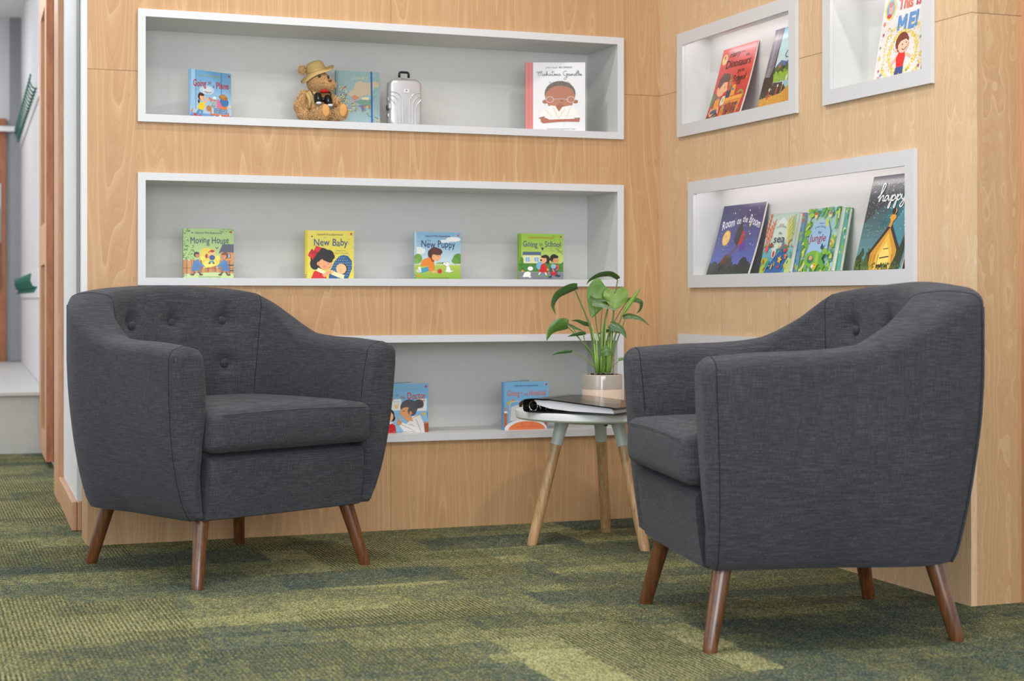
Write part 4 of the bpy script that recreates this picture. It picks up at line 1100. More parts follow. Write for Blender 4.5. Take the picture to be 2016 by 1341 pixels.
def art_hospital(w, h):
    a = Art(w, h, (118, 176, 220)); H = a.H
    a.box(0, 0, 3.5, H, (98, 152, 200)); a.poly([(8, 54), (22, 62), (25, 58), (10, 50)], (226, 170, 70)); a.poly([(12, 56), (16, 58), (18, 54), (14, 52)], (150, 190, 90)); a.poly([(19, 60), (23, 62), (25, 58), (21, 57)], (220, 130, 40))
    a.box(3, 6, 9, 36, (200, 110, 60)); a.box(3, 34, 10, 38, (232, 232, 230)); a.box(5, 38, 8, 46, (226, 130, 100)); a.box(90, 0, 97, 20, (196, 96, 60))
    for i in range(6): a.ln([(16+i*8, 22), (16+i*8, 54)], .9, (176, 190, 180))
    a.ln([(14, 44), (16, 54), (24, 57), (60, 57), (66, 52), (66, 22)], 1.6, (196, 206, 190)); a.ln([(14, 44), (14, 16)], 1.6, (196, 206, 190)); a.ln([(14, 42), (30, 42)], 1.2, (196, 206, 190))
    a.poly([(16, 18), (18, 46), (30, 50), (70, 50), (84, 40), (84, 18)], (214, 218, 224)); a.el(46, 50, 11, 10, (60, 36, 32)); a.el(50, 45, 9, 9, (238, 182, 138)); a.ln([(44, 30), (60, 24)], 6, (230, 176, 130)); a.poly([(36, 22), (40, 38), (66, 38), (70, 22)], (190, 90, 84))
    a.el(50, 2, 46, 19, (236, 236, 240)); a.el(52, 0, 40, 17, (236, 132, 84)); a.ln([(40, 14), (46, 4)], .9, (206, 90, 50)); a.ln([(64, 15), (60, 4)], .9, (206, 90, 50)); a.ln([(14, 8), (30, 16), (52, 20), (76, 16), (92, 6)], 3, (240, 240, 244))
    usb(a, (50, 84, 140), dot=(200, 62, 40), x=25, wd=52); a.tx('Going', 9, H-28, 16, (206, 104, 70), width=27, jit=.05, bold=.006); a.tx('to', 38.5, H-24, 8, (206, 104, 90), width=5); a.tx('the', 46, H-28, 9, (206, 104, 70), width=9); a.tx('Hospital', 57, H-28, 16, (206, 104, 70), width=37, jit=.05, bold=.006)
    a.tx('Illustrated by Stephen Cartwright', 30, 5, 3.2, (200, 80, 70), width=44); return a
def script(a, strokes, x, y, s, wd, col):
    for st in strokes: a.ln([(x+px*s, y+py*s) for px, py in st], wd, col, 5)
def art_portrait(w, h):
    a = Art(w, h, (226, 228, 232)); H = a.H
    a.box(0, 0, 13, H, (206, 120, 118)); a.box(5.6, 0, 6.2, H, (180, 94, 96))
    I = (44, 70, 62)
    a.tx('Little People,', 34, H-9.5, 4.0, (70, 70, 74), width=20, shear=.25); a.tx('BIG DREAMS', 56, H-9.5, 4.0, (50, 50, 54), width=22, bold=.02)
    M_ = [[(0, 5), (1, 8), (3, 7), (3, -1)], [(3, 4), (5.5, 8.5), (6.5, 6), (6, 0)], [(6.3, 4), (9, 9), (10, 6), (10, 1), (11.5, .5), (13, 2)],
          [(16, 3), (14, 4), (13, 2), (14, .2), (16, 3), (16.3, .6), (18, 2)], [(18, 2), (19.5, 9), (19, 0), (20.5, 4), (22, 3), (22, .5), (23.5, 1.5)], [(27, 3), (25, 4), (24, 2), (25, .2), (27, 3), (27.3, .6), (29, 2)],
          [(30.5, 10), (30, 1), (32, .6)], [(27.5, 7), (34, 7.6)], [(32, .6), (34, 4), (34, .5), (36, 4), (36.5, .5), (38.5, 4), (38.7, .5), (40.5, 2)], [(44.5, 3), (42.5, 4), (41, 2), (42.5, .2), (44.5, 3), (44.8, .4), (46.5, 1.4)],
          [(58, 8.5), (55, 9.5), (51, 6), (52, 2), (56, 1), (58.5, 5), (58, -3), (55, -7), (52.5, -5), (58, 0), (61, 3)], [(64, 3), (62, 4), (61, 2), (62, .2), (64, 3), (64.5, .5), (66, 2), (66.5, 4), (67, .5), (69, 4), (70, .8), (72, 1.5)],
          [(75, 3), (73, 4), (72, 2), (73.5, .2), (75, 3), (78, 10), (80, 8.5), (76, 4), (75.8, .6), (78, 1.5)], [(78, 1.5), (80.5, 9.5), (80.6, 0), (82, 4), (83.4, 3.2), (83.4, .6), (84.4, 1.5)], [(84.4, 1.5), (85.4, 4), (85.7, .8), (87.2, 1.5)]]
    script(a, M_, 19, H-22.5, .87, .75, I)
    hx, hy = 58, H*.56
    a.ty = (.79, 5.9)
    a.el(hx, hy+8, 26, 27, (104, 92, 88)); a.el(hx-25, hy-9, 4.6, 4.2, (166, 108, 86)); a.el(hx+26, hy-9, 4, 4, (160, 100, 78)); a.el(hx, hy, 25, 25, (178, 118, 92)); a.el(hx, hy-11, 21, 19, (180, 120, 94)); a.el(hx+1, hy+10, 22, 14, (174, 112, 86)); a.el(hx-17, hy-10, 5, 4, (192, 108, 88)); a.el(hx+17, hy-10, 5, 4, (190, 106, 88))
    a.spots(60, hx-18, hx+18, hy+26, hy+33, .7, [(80, 70, 68), (130, 118, 112)], 3)
    for x in (hx-17, hx+18):
        a.ln([(x+6.2*math.cos(2*PI*i/14), hy-4.5+6.2*math.sin(2*PI*i/14)) for i in range(15)], .9, (206, 208, 212), 2)
    a.ln([(hx-10.8, hy-4), (hx, hy-2.5), (hx+11.8, hy-4)], .8, (200, 196, 200)); a.ln([(hx-4, hy-13), (hx, hy-14.2), (hx+4, hy-13)], .7, (120, 66, 56)); a.el(hx+3, hy-7, 3, 1.3, (152, 84, 70))
    b = hy-22; a.poly([(hx-7, b-8), (hx-6, b+6), (hx+7, b+6), (hx+8, b-6), (hx, b-12)], (166, 98, 76))
    a.poly([(hx-36, b-22), (hx-28, b-4), (hx-16, b+5), (hx-8, b+4), (hx-2, b-8), (hx+4, b+2), (hx+18, b+5), (hx+28, b-6), (hx+34, b-23), (hx, b-28)], (238, 234, 230))
    for p in ([(hx-24, b-4), (hx-14, b-20)], [(hx-12, b+2), (hx-6, b-14), (hx-2, b-22)], [(hx+8, b-2), (hx-2, b-22)], [(hx+18, b+2), (hx+10, b-20)]): a.ln(p, .6, (176, 170, 164))
    a.ln([(hx-35, b-22), (hx-26, b-19)], 2, (60, 60, 64)); a.ln([(hx+24, b-22), (hx+33, b-22)], 1.6, (60, 60, 64))
    a.poly([(hx-33, b-21), (hx-24, b-21), (hx-18, b-25), (hx+6, b-24), (hx+33, b-23), (hx+32, b-30), (hx+6, b-29), (hx-28, b-33), (hx-32, b-30)], (172, 96, 74)); a.ln([(hx-6, b-26), (hx+8, b-30)], .7, (120, 60, 48))
    a.ty = (1, 0)
    a.tx('Written by Maria Isabel Sanchez Vegara', 36, 3.4, 3.2, (120, 120, 120), width=48); return a
def art_dino(w, h):
    a = Art(w, h, (196, 46, 46)); H = a.H
    a.grad(0, H, (186, 30, 36), (214, 78, 72), 8); a.el(11, H-16, 8, 8, (230, 196, 130)); a.el(11, H-13, 1.6, 3, (90, 60, 50))
    a.ty = (.90, 0)
    a.el(3, 34, 8, 12, (90, 130, 60)); a.poly([(38, 0), (38, 26), (86, 26), (90, 34), (92, 24), (86, 0)], (222, 140, 50)); a.poly([(34, 26), (94, 27), (96, 33), (36, 33)], (236, 166, 70)); a.box(48, 0, 84, 22, (168, 60, 30)); a.spots(40, 50, 84, 1, 20, 2.6, [(110, 44, 30), (150, 70, 40), (50, 50, 80), (90, 50, 40)], 3)
    a.poly([(4, 8), (8, 34), (20, 40), (32, 30), (34, 10), (18, 4)], (150, 66, 54)); a.poly([(13, 12), (13, 32), (26, 34), (30, 14)], (230, 150, 60)); a.poly([(16, 32), (20, 38), (26, 34)], (96, 132, 170)); a.poly([(4, 10), (8, 20), (16, 12), (30, 20), (34, 8), (18, -2)], (236, 174, 130)); a.poly([(8, 14), (26, 16), (28, 10), (8, 8)], (64, 84, 120))
    a.el(22, 4, 10, 5, (40, 42, 50), rot=24); a.el(6, 0, 9, 5, (50, 50, 56)); a.ln([(16, 2), (28, 6)], 1, (200, 200, 196))
    a.el(24, 52, 15, 15, (236, 176, 132)); a.el(38, 47, 4, 3.2, (236, 176, 132)); a.poly([(8, 52), (10, 68), (20, 76), (36, 74), (42, 66), (40, 60), (26, 60), (16, 50)], (92, 56, 54)); a.el(12, 50, 3, 4, (226, 160, 116)); a.el(32, 52, 1, 1.4, (30, 20, 20)); a.ln([(30, 42), (34, 42)], 1, (170, 70, 60))
    a.poly([(30, 28), (32, 20), (42, 22), (42, 36), (34, 36)], (216, 222, 206)); a.el(37, 29, 2.4, 4, (190, 180, 70)); a.box(42, 32, 54, 44, (36, 58, 92)); a.poly([(54, 34), (68, 34), (66, 52), (56, 52)], (228, 160, 60)); a.poly([(64, 52), (76, 50), (74, 64), (66, 64)], (110, 30, 34)); a.box(44, 52, 58, 62, (206, 90, 50)); a.ln([(44, 70), (46, 64), (44, 58), (50, 50), (48, 44)], 3, (92, 150, 110)); a.ln([(56, 46), (62, 44)], 3, (60, 130, 160)); a.ln([(78, 36), (84, 40), (92, 36), (94, 28)], 2.6, (130, 170, 70)); a.el(80, 38, 4, 2.2, (130, 170, 70), rot=20); a.star(92, 60, 4, (220, 120, 50), .3); a.spots(30, 40, 96, 2, 24, 1.6, [(60, 110, 160), (90, 150, 80), (230, 170, 70)], 6)
    a.ty = (1, 0)
    K = (38, 18, 20)
    a.tx('Harry', 25, H-15, 13, K, width=30, shear=.12, bold=.01); a.tx('and', 58, H-12, 5.5, (90, 26, 30), width=10); a.tx('the', 74, H-19, 7, (90, 26, 30), width=10, bold=.01)
    a.tx('Dinosaurs', 18, H-31, 17, K, width=74, jit=.05, bold=.012, shear=.1); a.tx('go to', 60, H-41, 8.5, K, width=19, bold=.01); a.tx('School', 51, H-54, 13.5, K, width=37, bold=.012, shear=.08)
    return a
def art_giant(w, h):
    a = Art(w, h, (150, 200, 210)); H = a.H
    a.grad(60, H, (206, 224, 226), (120, 184, 200), 8); a.poly([(28, 62), (40, 70), (56, 66), (72, 74), (100, 66), (100, 56), (28, 56)], (70, 104, 176)); a.box(20, 44, 100, 60, (60, 84, 44)); a.spots(50, 30, 100, 54, 64, 3, [(52, 74, 38), (80, 110, 50)], 2); a.box(20, 36, 100, 50, (134, 180, 60)); a.spots(30, 30, 100, 46, 54, 2.4, [(150, 190, 60), (110, 160, 50)], 7)
    a.poly([(0, 0), (0, H), (26, H), (26, 60), (22, 44), (30, 36), (60, 34), (74, 22), (100, 40), (100, 0)], (42, 44, 50)); a.poly([(0, 46), (0, H), (24, H), (22, 60), (16, 46)], (112, 110, 124)); a.poly([(6, 48), (8, H), (13, H), (13, 60), (10, 46)], (136, 134, 148)); a.poly([(0, 26), (2, 48), (18, 46), (24, 58), (30, 38), (20, 30)], (30, 30, 34)); a.ln([(0, 62), (24, 66)], 1, (80, 80, 92))
    a.poly([(0, 0), (0, 14), (30, 15), (60, 17), (84, 30), (100, 44), (100, 0)], (206, 152, 60)); a.spots(40, 0, 100, 0, 18, 1.4, [(176, 124, 40), (226, 180, 90)], 5); a.spots(30, 26, 80, 20, 44, 1.0, [(190, 190, 190)], 8)
    for x, y, c in ((24, 16, (190, 60, 50)), (46, 20, (200, 60, 50)), (60, 22, (150, 120, 70))): a.ln([(x, y-4), (x+1, y+7)], 3.4, c); a.el(x+1.4, y+10, 2, 2.4, (230, 224, 214))
    a.el(68, 40, 3, 5, (226, 226, 220)); a.poly([(88, 20), (90, 60), (96, 66), (100, 60), (100, 16)], (196, 90, 60)); a.poly([(88, 40), (90, 54), (96, 52), (94, 36)], (236, 232, 220)); a.poly([(92, 0), (90, 24), (100, 26), (100, 0)], (40, 60, 110))
    a.tx('The', 46, H-26, 10, (50, 60, 70), width=20); a.tx('Giant', 46, H-50, 19, (36, 92, 120), width=50, shear=.15); a.tx('in Town', 46, H-66, 9, (40, 60, 80), width=48, shear=.2); a.star(40, H-62, 3, (230, 120, 50)); return a
def art_stars(w, h):
    a = Art(w, h, (228, 226, 228)); H = a.H
    Y = [(236, 214, 70), (230, 200, 60), (240, 222, 110)]
    rnd = random.Random(5)
    a.ty = (.80, 0)
    for r_, n in ((29, 190), (44, 170), (55, 120)):
        T = {0: [], 1: [], 2: [], 3: []}
        for i in range(n*3):
            t = rnd.uniform(0, 2*PI); q = r_+rnd.gauss(0, 2.3); x, y = 56+q*math.cos(t), 40+q*1.12*math.sin(t)
            if y > 84 or x < 14: continue
            s_ = rnd.uniform(.7, 1.5) if i % 10 else .6; P = [(x+s_*math.cos(k*PI/3), y+s_*math.sin(k*PI/3)) for k in range(6)]
            T[3 if i % 10 == 0 else i % 3] += [[P[0], P[k], P[k+1]] for k in range(1, 5)]
        for k in range(4): a.add(T[k], (Y+[(96, 84, 40)])[k])
    a.ty = (1, 0)
    a.spots(90, 2, 98, 2, H-2, .7, [(90, 90, 110), (200, 90, 110), (120, 170, 120), (220, 200, 110)], 12)
    C5 = [(200, 60, 84), (90, 140, 206), (230, 206, 80), (120, 170, 70), (170, 80, 130), (226, 120, 80)]
    for i, (x, y) in enumerate(((8, 14), (14, 8), (6, 30), (5, 44), (8, 60), (7, 74), (14, 86), (25, 96), (94, 24), (90, 46), (96, 68), (92, 84), (80, 104), (88, 108), (84, 96), (70, 8), (94, 10), (10, 4))): a.star(x, y, 2.8+.6*(i % 3), C5[i % 6], i*.4)
    a.el(16, H-24, 11.5, 15, (236, 214, 80)); a.el(16, H-24, 8.6, 12, (110, 170, 216)); a.el(17, H-25, 4.6, 7.5, (238, 174, 160)); a.el(16, H-19, 4.8, 4, (190, 130, 110)); a.el(15, H-34, 5, 3, (196, 60, 90))
    a.tx('This', 33, 88, 20, (222, 104, 74), width=31, bold=.03, jit=.04, rise=0); a.tx('is', 70, 89, 20, (210, 66, 84), width=11, bold=.03); a.tx('ME!', 36, 62, 27, (84, 150, 214), width=44, bold=.045, jit=.03)
    a.ty = (.80, 0)
    a.ln([(46, 33), (36, 25), (33, 20)], 4.4, (238, 190, 160)); a.ln([(62, 36), (70, 33), (74, 30)], 4.4, (238, 190, 160)); a.poly([(44, 32), (48, 40), (60, 41), (63, 34), (61, 16), (47, 16)], (226, 34, 38)); a.poly([(46, 17), (62, 17), (62, 0), (56, 0), (54, 10), (51, 0), (44, 0)], (34, 74, 140))
    a.el(52, 56, 13.5, 16, (120, 54, 48)); a.el(56, 51, 11, 12.5, (244, 200, 176)); a.poly([(42, 62), (52, 66), (66, 62), (66, 56), (60, 60), (50, 58), (43, 50)], (120, 54, 48)); a.el(42, 44, 2.4, 3.2, (238, 190, 164)); a.el(54, 52, 1, 1.4, (40, 30, 30)); a.el(62, 54, 1, 1.4, (40, 30, 30)); a.ln([(54, 45), (59, 43), (64, 48)], 1.4, (110, 40, 40)); a.el(65, 49, 2.4, 2.2, (240, 170, 160)); a.el(48, 46, 2.6, 2.2, (244, 180, 164)); return a
def art_night(w, h):
    a = Art(w, h, (64, 76, 150)); H = a.H
    a.grad(10, H, (92, 110, 190), (50, 48, 92), 14); a.grad(H*.66, H, (68, 78, 150), (56, 50, 84), 6, 55, 100) if False else None
    a.spots(50, 4, 96, 30, H-4, .55, [(220, 224, 240)], 4)
    for x, y in ((32, H-10), (66, H-8), (58, H-26), (78, H-36)): a.star(x, y, 1.6, (236, 236, 244))
    a.el(24, 44, 9.5, 9.5, (214, 150, 60)); a.el(24, 44, 8.2, 8.2, (238, 200, 120)); a.el(22, 46, 2.4, 2, (226, 180, 96)); a.el(27, 41, 1.6, 1.6, (226, 180, 96))
    # a plain broomstick crossing the sky (the characters are left out)
    a.ln([(34, 16), (52, 30), (76, 48)], 2, (112, 66, 50)); a.poly([(40, 22), (34, 24), (16, 6), (22, 2), (30, 4), (42, 17)], (106, 62, 52)); a.ln([(24, 8), (38, 20)], .7, (70, 40, 36)); a.ln([(38, 24), (43, 18)], 1.4, (60, 34, 30))
    a.star(74, 58, 3, (230, 214, 110)); a.poly([(44, 40), (46, 54), (56, 66), (60, 52), (64, 40), (54, 34)], (52, 50, 60)); a.poly([(56, 36), (60, 52), (66, 50), (66, 38), (60, 32)], (176, 46, 58)); a.poly([(60, 34), (72, 40), (74, 30), (64, 26)], (92, 60, 160))
    a.poly([(0, 0), (0, 10), (14, 11), (24, 8), (40, 12), (60, 9), (80, 14), (100, 10), (100, 0)], (44, 58, 50)); a.spots(60, 0, 100, 5, 13, 2.6, [(36, 44, 60), (50, 62, 64)], 4); a.el(45, 14, 7.6, 8, (58, 60, 70)); a.el(45, 21, 6.4, 1.8, (84, 88, 96)); a.el(80, 12, 9, 8, (48, 50, 60)); a.el(12, 10, 9, 6, (52, 58, 66))
    a.tx('Room', 8, H-30, 15, (232, 232, 240), width=29, jit=.05, bold=.015, rise=5); a.tx('on', 41, H-23, 12, (232, 232, 240), width=10, jit=.04, bold=.015); a.tx('the', 54, H-21, 11, (232, 232, 240), width=12, bold=.01, rise=-1); a.tx('Broom', 69, H-22, 14, (232, 232, 240), width=28, jit=.04, bold=.012, rise=-7); return a
def foliage(a, cols, seed, n, x0, x1, y0, y1, L=9):
    rnd = random.Random(seed)
    for i in range(n):
        x, y, t = rnd.uniform(x0, x1), rnd.uniform(y0, y1), rnd.uniform(0, PI); l = L*rnd.uniform(.5, 1.1); c = cols[i % len(cols)]
        a.el(x, y, l, l*.38, c, rot=math.degrees(t), n=12)
        a.ln([(x-l*.8*math.cos(t), y-l*.8*math.sin(t)), (x+l*.8*math.cos(t), y+l*.8*math.sin(t))], .5, tuple(v*.8 for v in c))
def art_sea(w, h):
    a = Art(w, h, (176, 200, 190)); H = a.H
    a.grad(0, 46, (60, 130, 170), (130, 190, 190), 5); a.poly([(26, 40), (26, 70), (34, 88), (50, 96), (64, 88), (72, 66), (70, 44)], (206, 220, 214)); a.poly([(10, 0), (60, 40), (78, 38), (90, 20), (70, 0)], (44, 96, 160)); a.poly([(0, 0), (0, 26), (20, 26), (24, 12), (14, 0)], (166, 192, 60)); a.poly([(84, 0), (80, 16), (88, 26), (100, 22), (100, 0)], (186, 206, 130))
    rnd = random.Random(3)
    for x, y, c, m in ((6, 50, (220, 84, 50), 1), (16, 60, (226, 100, 60), 1), (2, 74, (214, 74, 50), 1), (84, 52, (212, 206, 80), -1), (92, 66, (176, 190, 60), -1), (78, 64, (222, 214, 110), -1)):
        a.ln([(x, y-12), (x+m*4, y+8), (x+m*8, y+34)], 3, c, taper=True)
        for k in range(5): a.ln([(x+m*(1+k*1.4), y-6+k*7), (x+m*(1+k*1.4)-5, y+2+k*7)], 1.8, c); a.ln([(x+m*(1+k*1.4), y-3+k*7), (x+m*(1+k*1.4)+6, y+5+k*7)], 1.8, c)
    foliage(a, [(70, 140, 80), (200, 70, 50), (110, 170, 60), (226, 190, 60), (60, 130, 150)], 5, 34, 0, 100, 4, 50, 5)
    a.star(64, 22, 8.5, (238, 190, 40), .3); a.star(82, 28, 6.5, (232, 120, 50), .1); a.star(52, 46, 4, (238, 206, 80)); a.el(40, 34, 7, 9, (224, 224, 226)); a.el(40, 32, 4, 6, (190, 70, 70)); a.el(78, 38, 6, 3.4, (196, 50, 90), rot=20); a.el(28, 48, 4.6, 4, (40, 34, 40)); a.el(28, 48, 3.4, 3, (196, 60, 40)); a.el(14, 42, 5, 6, (226, 90, 110)); a.el(24, 14, 8, 5, (60, 150, 140), rot=60); a.ln([(86, 44), (84, 50), (92, 56)], 2, (190, 60, 40)); a.el(66, 46, 4, 6, (110, 120, 130))
    a.tx('usborne', 42, 82, 4.6, (150, 100, 96), width=16); a.tx('peep inside', 35, 76, 5.6, (96, 116, 112), width=32, arc=3); a.tx('the', 45, 66, 7.5, (60, 84, 96), width=11); a.tx('sea', 31, 52, 19, (34, 54, 76), width=38, shear=.1, bold=.005); return a
def art_jungle(w, h):
    a = Art(w, h, (160, 200, 196)); H = a.H
    a.spots(120, 0, 100, 0, H, 1.2, [(90, 150, 120), (210, 224, 210), (60, 120, 90)], 2); foliage(a, [(120, 180, 60), (60, 140, 70), (170, 200, 70), (90, 160, 120), (206, 214, 120)], 9, 70, 0, 100, 0, 22, 9); foliage(a, [(110, 176, 60), (50, 130, 70), (160, 196, 70), (100, 170, 160)], 11, 40, 0, 100, H-12, H, 8); foliage(a, [(110, 176, 60), (60, 140, 90), (200, 210, 90)], 13, 22, 0, 14, 20, H-12, 8); foliage(a, [(130, 186, 60), (70, 150, 120), (200, 210, 90)], 15, 22, 88, 100, 20, H-12, 8)
    a.poly([(22, 30), (20, 60), (26, 74), (38, 82), (56, 84), (74, 78), (82, 64), (82, 36), (60, 24)], (150, 190, 226)); a.el(14, 64, 11, 5, (120, 180, 50), rot=10); a.el(14, 46, 12, 5.4, (100, 164, 50), rot=-50); a.el(68, 80, 4, 8, (190, 206, 70), rot=10)
    a.el(30, 92, 4.4, 4.6, (226, 200, 150)); a.el(30, 96, 4.8, 2.6, (190, 90, 50)); a.el(74, 92, 4, 4.2, (224, 206, 150)); a.el(74, 95, 4.4, 2.4, (170, 110, 60)); a.ln([(20, 88), (14, 84), (20, 80)], 1.4, (60, 60, 60)); a.ln([(88, 50), (94, 44), (90, 36)], 2, (220, 120, 60))
    a.el(44, 20, 26, 14, (110, 176, 60)); a.el(36, 20, 10, 7, (52, 110, 90)); a.el(36, 22, 6, 4, (206, 160, 110)); a.ln([(54, 30), (56, 12), (50, 2)], 8, (150, 190, 60)); a.ln([(74, 34), (66, 20), (78, 6)], 10, (90, 160, 60)); a.el(76, 32, 8, 5, (130, 184, 70)); a.el(50, 8, 7, 5, (232, 180, 60)); a.spots(10, 44, 56, 5, 11, .9, [(90, 60, 30)], 3); a.el(45, 8, 3.4, 3.2, (240, 224, 200)); a.ln([(86, 26), (80, 20)], 2, (40, 90, 150)); a.poly([(60, 38), (64, 46), (70, 40), (76, 44), (68, 34)], (30, 70, 110))
    a.tx('usborne', 44, 78, 4.6, (150, 100, 140), width=16); a.tx('peep inside', 34, 70, 5.8, (84, 120, 140), width=32, arc=2.5); a.tx('the', 45, 62, 7.5, (50, 76, 110), width=11); a.tx('Jungle', 23, 49, 18, (150, 50, 80), width=50, shear=.1, bold=.005); return a
def art_happy(w, h):
    a = Art(w, h, (40, 84, 96)); H = a.H
    a.grad(0, H, (96, 160, 170), (36, 40, 46), 12)
    a.poly([(0, H*.5), (0, H), (100, H), (100, H-8), (60, H-24), (20, H*.6)], (52, 56, 62)); a.poly([(36, H*.45), (56, H-34), (100, H-14), (100, H*.55)], (34, 100, 110)); a.poly([(60, H*.4), (80, H*.62), (100, H*.66), (100, H*.28)], (90, 156, 172)); a.poly([(50, H*.36), (58, H*.5), (88, H*.6), (100, H*.45), (100, H*.22)], (74, 140, 158))
    a.spots(240, 2, 98, H*.36, H-6, .5, [(220, 236, 236), (150, 200, 206)], 6); a.spots(60, 20, 98, H*.5, H-12, .9, [(120, 200, 210)], 8)
    a.poly([(6, 0), (2, 16), (10, 26), (16, 0)], (40, 60, 36)); foliage(a, [(50, 84, 40), (74, 110, 50), (36, 60, 36)], 4, 26, 0, 30, 0, 24, 6)
    a.ty = (.78, 0)
    a.poly([(24, 0), (24, 22), (62, 72), (88, 30), (90, 0)], (60, 40, 30)); a.poly([(30, 0), (30, 26), (61, 66), (84, 30), (84, 0)], (206, 150, 44)); a.poly([(42, 0), (44, 26), (60, 58), (76, 26), (78, 0)], (232, 184, 70))
    for i in range(7): a.ln([(32+i*8, 0), (34+i*7, 24)], .9, (120, 76, 30))
    a.poly([(48, 4), (50, 26), (60, 44), (70, 26), (72, 4)], (246, 214, 110)); a.ln([(52, 18), (70, 20)], 2, (60, 40, 24)); a.ln([(56, 32), (66, 33)], 1.4, (90, 60, 30)); a.poly([(48, 2), (72, 3), (72, 8), (48, 8)], (52, 34, 24)); a.ln([(22, 22), (61, 72)], 2.6, (44, 34, 30)); a.ln([(61, 72), (90, 28)], 2.6, (44, 34, 30))
    a.poly([(76, 0), (88, 30), (96, 62), (98, 30), (96, 0)], (38, 56, 34)); a.poly([(34, 0), (22, 30), (16, 0)], (60, 86, 44)); a.spots(50, 0, 100, 0, 10, 2, [(60, 96, 40), (90, 120, 50)], 3)
    a.ln([(60, 68), (62, 78), (62, 88)], 6, (224, 150, 50)); a.el(63, 82, 6.4, 5, (234, 164, 56)); a.el(65, 92, 3.4, 4.2, (220, 150, 110)); a.el(62, 92, 3.8, 5.6, (24, 20, 22))
    a.ty = (1, 0)
    P = [[(0, 6), (6, 14), (9, 24), (6, 26), (4, 14), (3, 0), (6, 7), (9, 8), (9.4, 1), (12, 1)], [(18, 7), (14, 8), (12, 3), (14, .5), (18, 6), (18.4, 1), (21, 2)],
         [(21, 2), (24, 8), (22, -9), (20, -8), (24, 4), (27, 8), (29, 4), (26, 0), (23.5, 2)], [(30, 2), (33, 8), (31, -9), (29, -8), (33, 4), (36, 8), (38, 4), (35, 0), (32.5, 2)], [(39, 8), (40, 2), (43, 1.4), (46, 8), (44, -6), (41, -10), (39, -7), (44, 0), (47, 2)]]
    script(a, [[(x*1.3, y*.86) for x, y in q] for q in P], 20, H*.72, 1.0, 1.9, (238, 240, 240)); return a

def place(name, label, w, h, t, artf, loc, rotz, lean=0, hard=True, spine=(150, 150, 150), back=None, ang=0., bend=0., mat='print', cat='book', group=None):
    b = thing(name, label, cat, loc, rotz, group); b.rotation_euler = (math.radians(-lean), 0, rotz)
    bookmesh(name, artf(w, h), w, h, t, hard, spine, b, mat, back, ang, bend); return b
G1B, G2B, G3B = 'small square picture books in the middle niche', 'picture books in the lowest niche', 'books leaning in the lit niches of the right wall'
F1, F2_, F3 = .8362, 1.3512, .3182
R = math.radians
place('picture_book', 'small pale blue square book with a child pushing a luggage trolley, top niche', .163, .157, .009, art_plane, (.848, 5.242, F2_), R(27), 1, spine=(138, 186, 222), back=(110, 160, 206))
place('picture_book', 'green square book with two men carrying a yellow armchair, middle niche', .163, .160, .010, art_moving, (.829, 5.272, F1), 0, 0, spine=(140, 176, 104), ang=R(14), group=G1B)
place('picture_book', 'yellow square book with a black-haired girl and a baby, middle niche', .166, .160, .010, art_baby, (1.229, 5.272, F1), 0, 0, spine=(206, 190, 62), ang=R(14), group=G1B)
place('picture_book', 'blue and green square book with a crawling boy and white puppy, middle niche', .166, .160, .010, art_puppy, (1.606, 5.272, F1), 0, 0, spine=(150, 184, 214), ang=R(14), group=G1B)
place('picture_book', 'lime green square book with two children walking by a house, middle niche', .167, .160, .010, art_school, (1.984, 5.272, F1), 0, 0, spine=(120, 164, 48), ang=R(14), group=G1B)
place('picture_book', 'blue square book with a grey-haired doctor, beside the left armchair, lowest niche', .172, .165, .010, art_doctor, (1.478, 5.25, F3), 0, 0, spine=(104, 158, 200), ang=R(34), group=G2B)
place('picture_book', 'blue square book with an orange hospital blanket, behind the round table, lowest niche', .170, .165, .010, art_hospital, (1.912, 5.235, F3), 0, 0, spine=(98, 152, 200), ang=R(34), group=G2B)
place('picture_book', 'white hardback with pink spine and a portrait of a bespectacled man, top niche', .208, .240, .011, art_portrait, (2.010, 5.274, F2_), R(-21), 0, spine=(200, 112, 110), back=(220, 220, 224), mat='matt')
RW = R(-90)
place('picture_book', 'glossy red paperback about dinosaurs, upper left lit niche', .236, .250, .006, art_dino, (2.508, 4.885, 1.3685), RW, 16.5, False, (180, 40, 40), (170, 30, 36), bend=-.004, group=G3B)
place('picture_book', 'tall grey and light blue book cut by the frame, upper left lit niche', .215, .262, .007, art_giant, (2.508, 4.531, 1.3685), RW, 15.5, False, (90, 90, 104), group=G3B)
place('picture_book', 'white book with coloured stars and a boy in red, upper right lit niche', .224, .262, .006, art_stars, (2.528, 3.903, 1.3725), RW, 10, False, (220, 218, 220), (214, 178, 70), group=G3B)
place('picture_book', 'dark blue wide book with a yellow moon in a night sky, long lit niche', .288, .240, .007, art_night, (2.505, 4.872, .8502), RW, 16.5, False, (60, 60, 90), (56, 60, 110), bend=-.004, group=G3B)
place('board_book', 'chunky board book with red coral and starfish, long lit niche', .185, .190, .015, art_sea, (2.518, 4.535, .8502), RW, 12, True, (190, 90, 60), (70, 130, 160), group=G3B)
place('board_book', 'chunky green leafy board book with a pale blue centre, long lit niche', .184, .194, .015, art_jungle, (2.518, 4.292, .8502), RW, 12, True, (60, 130, 80), (90, 150, 110), group=G3B)
place('picture_book', 'tall dark teal book with a yellow wooden house, right end of long lit niche', .232, .275, .006, art_happy, (2.510, 3.975, .8502), RW, 14.5, False, (40, 44, 50), (206, 190, 150), group=G3B)
def art_plainblue(w, h):
    a = Art(w, h, (96, 140, 168)); a.spots(80, 0, 100, 0, a.H, 4, [(190, 80, 70), (130, 180, 90), (60, 110, 160)], 4); return a
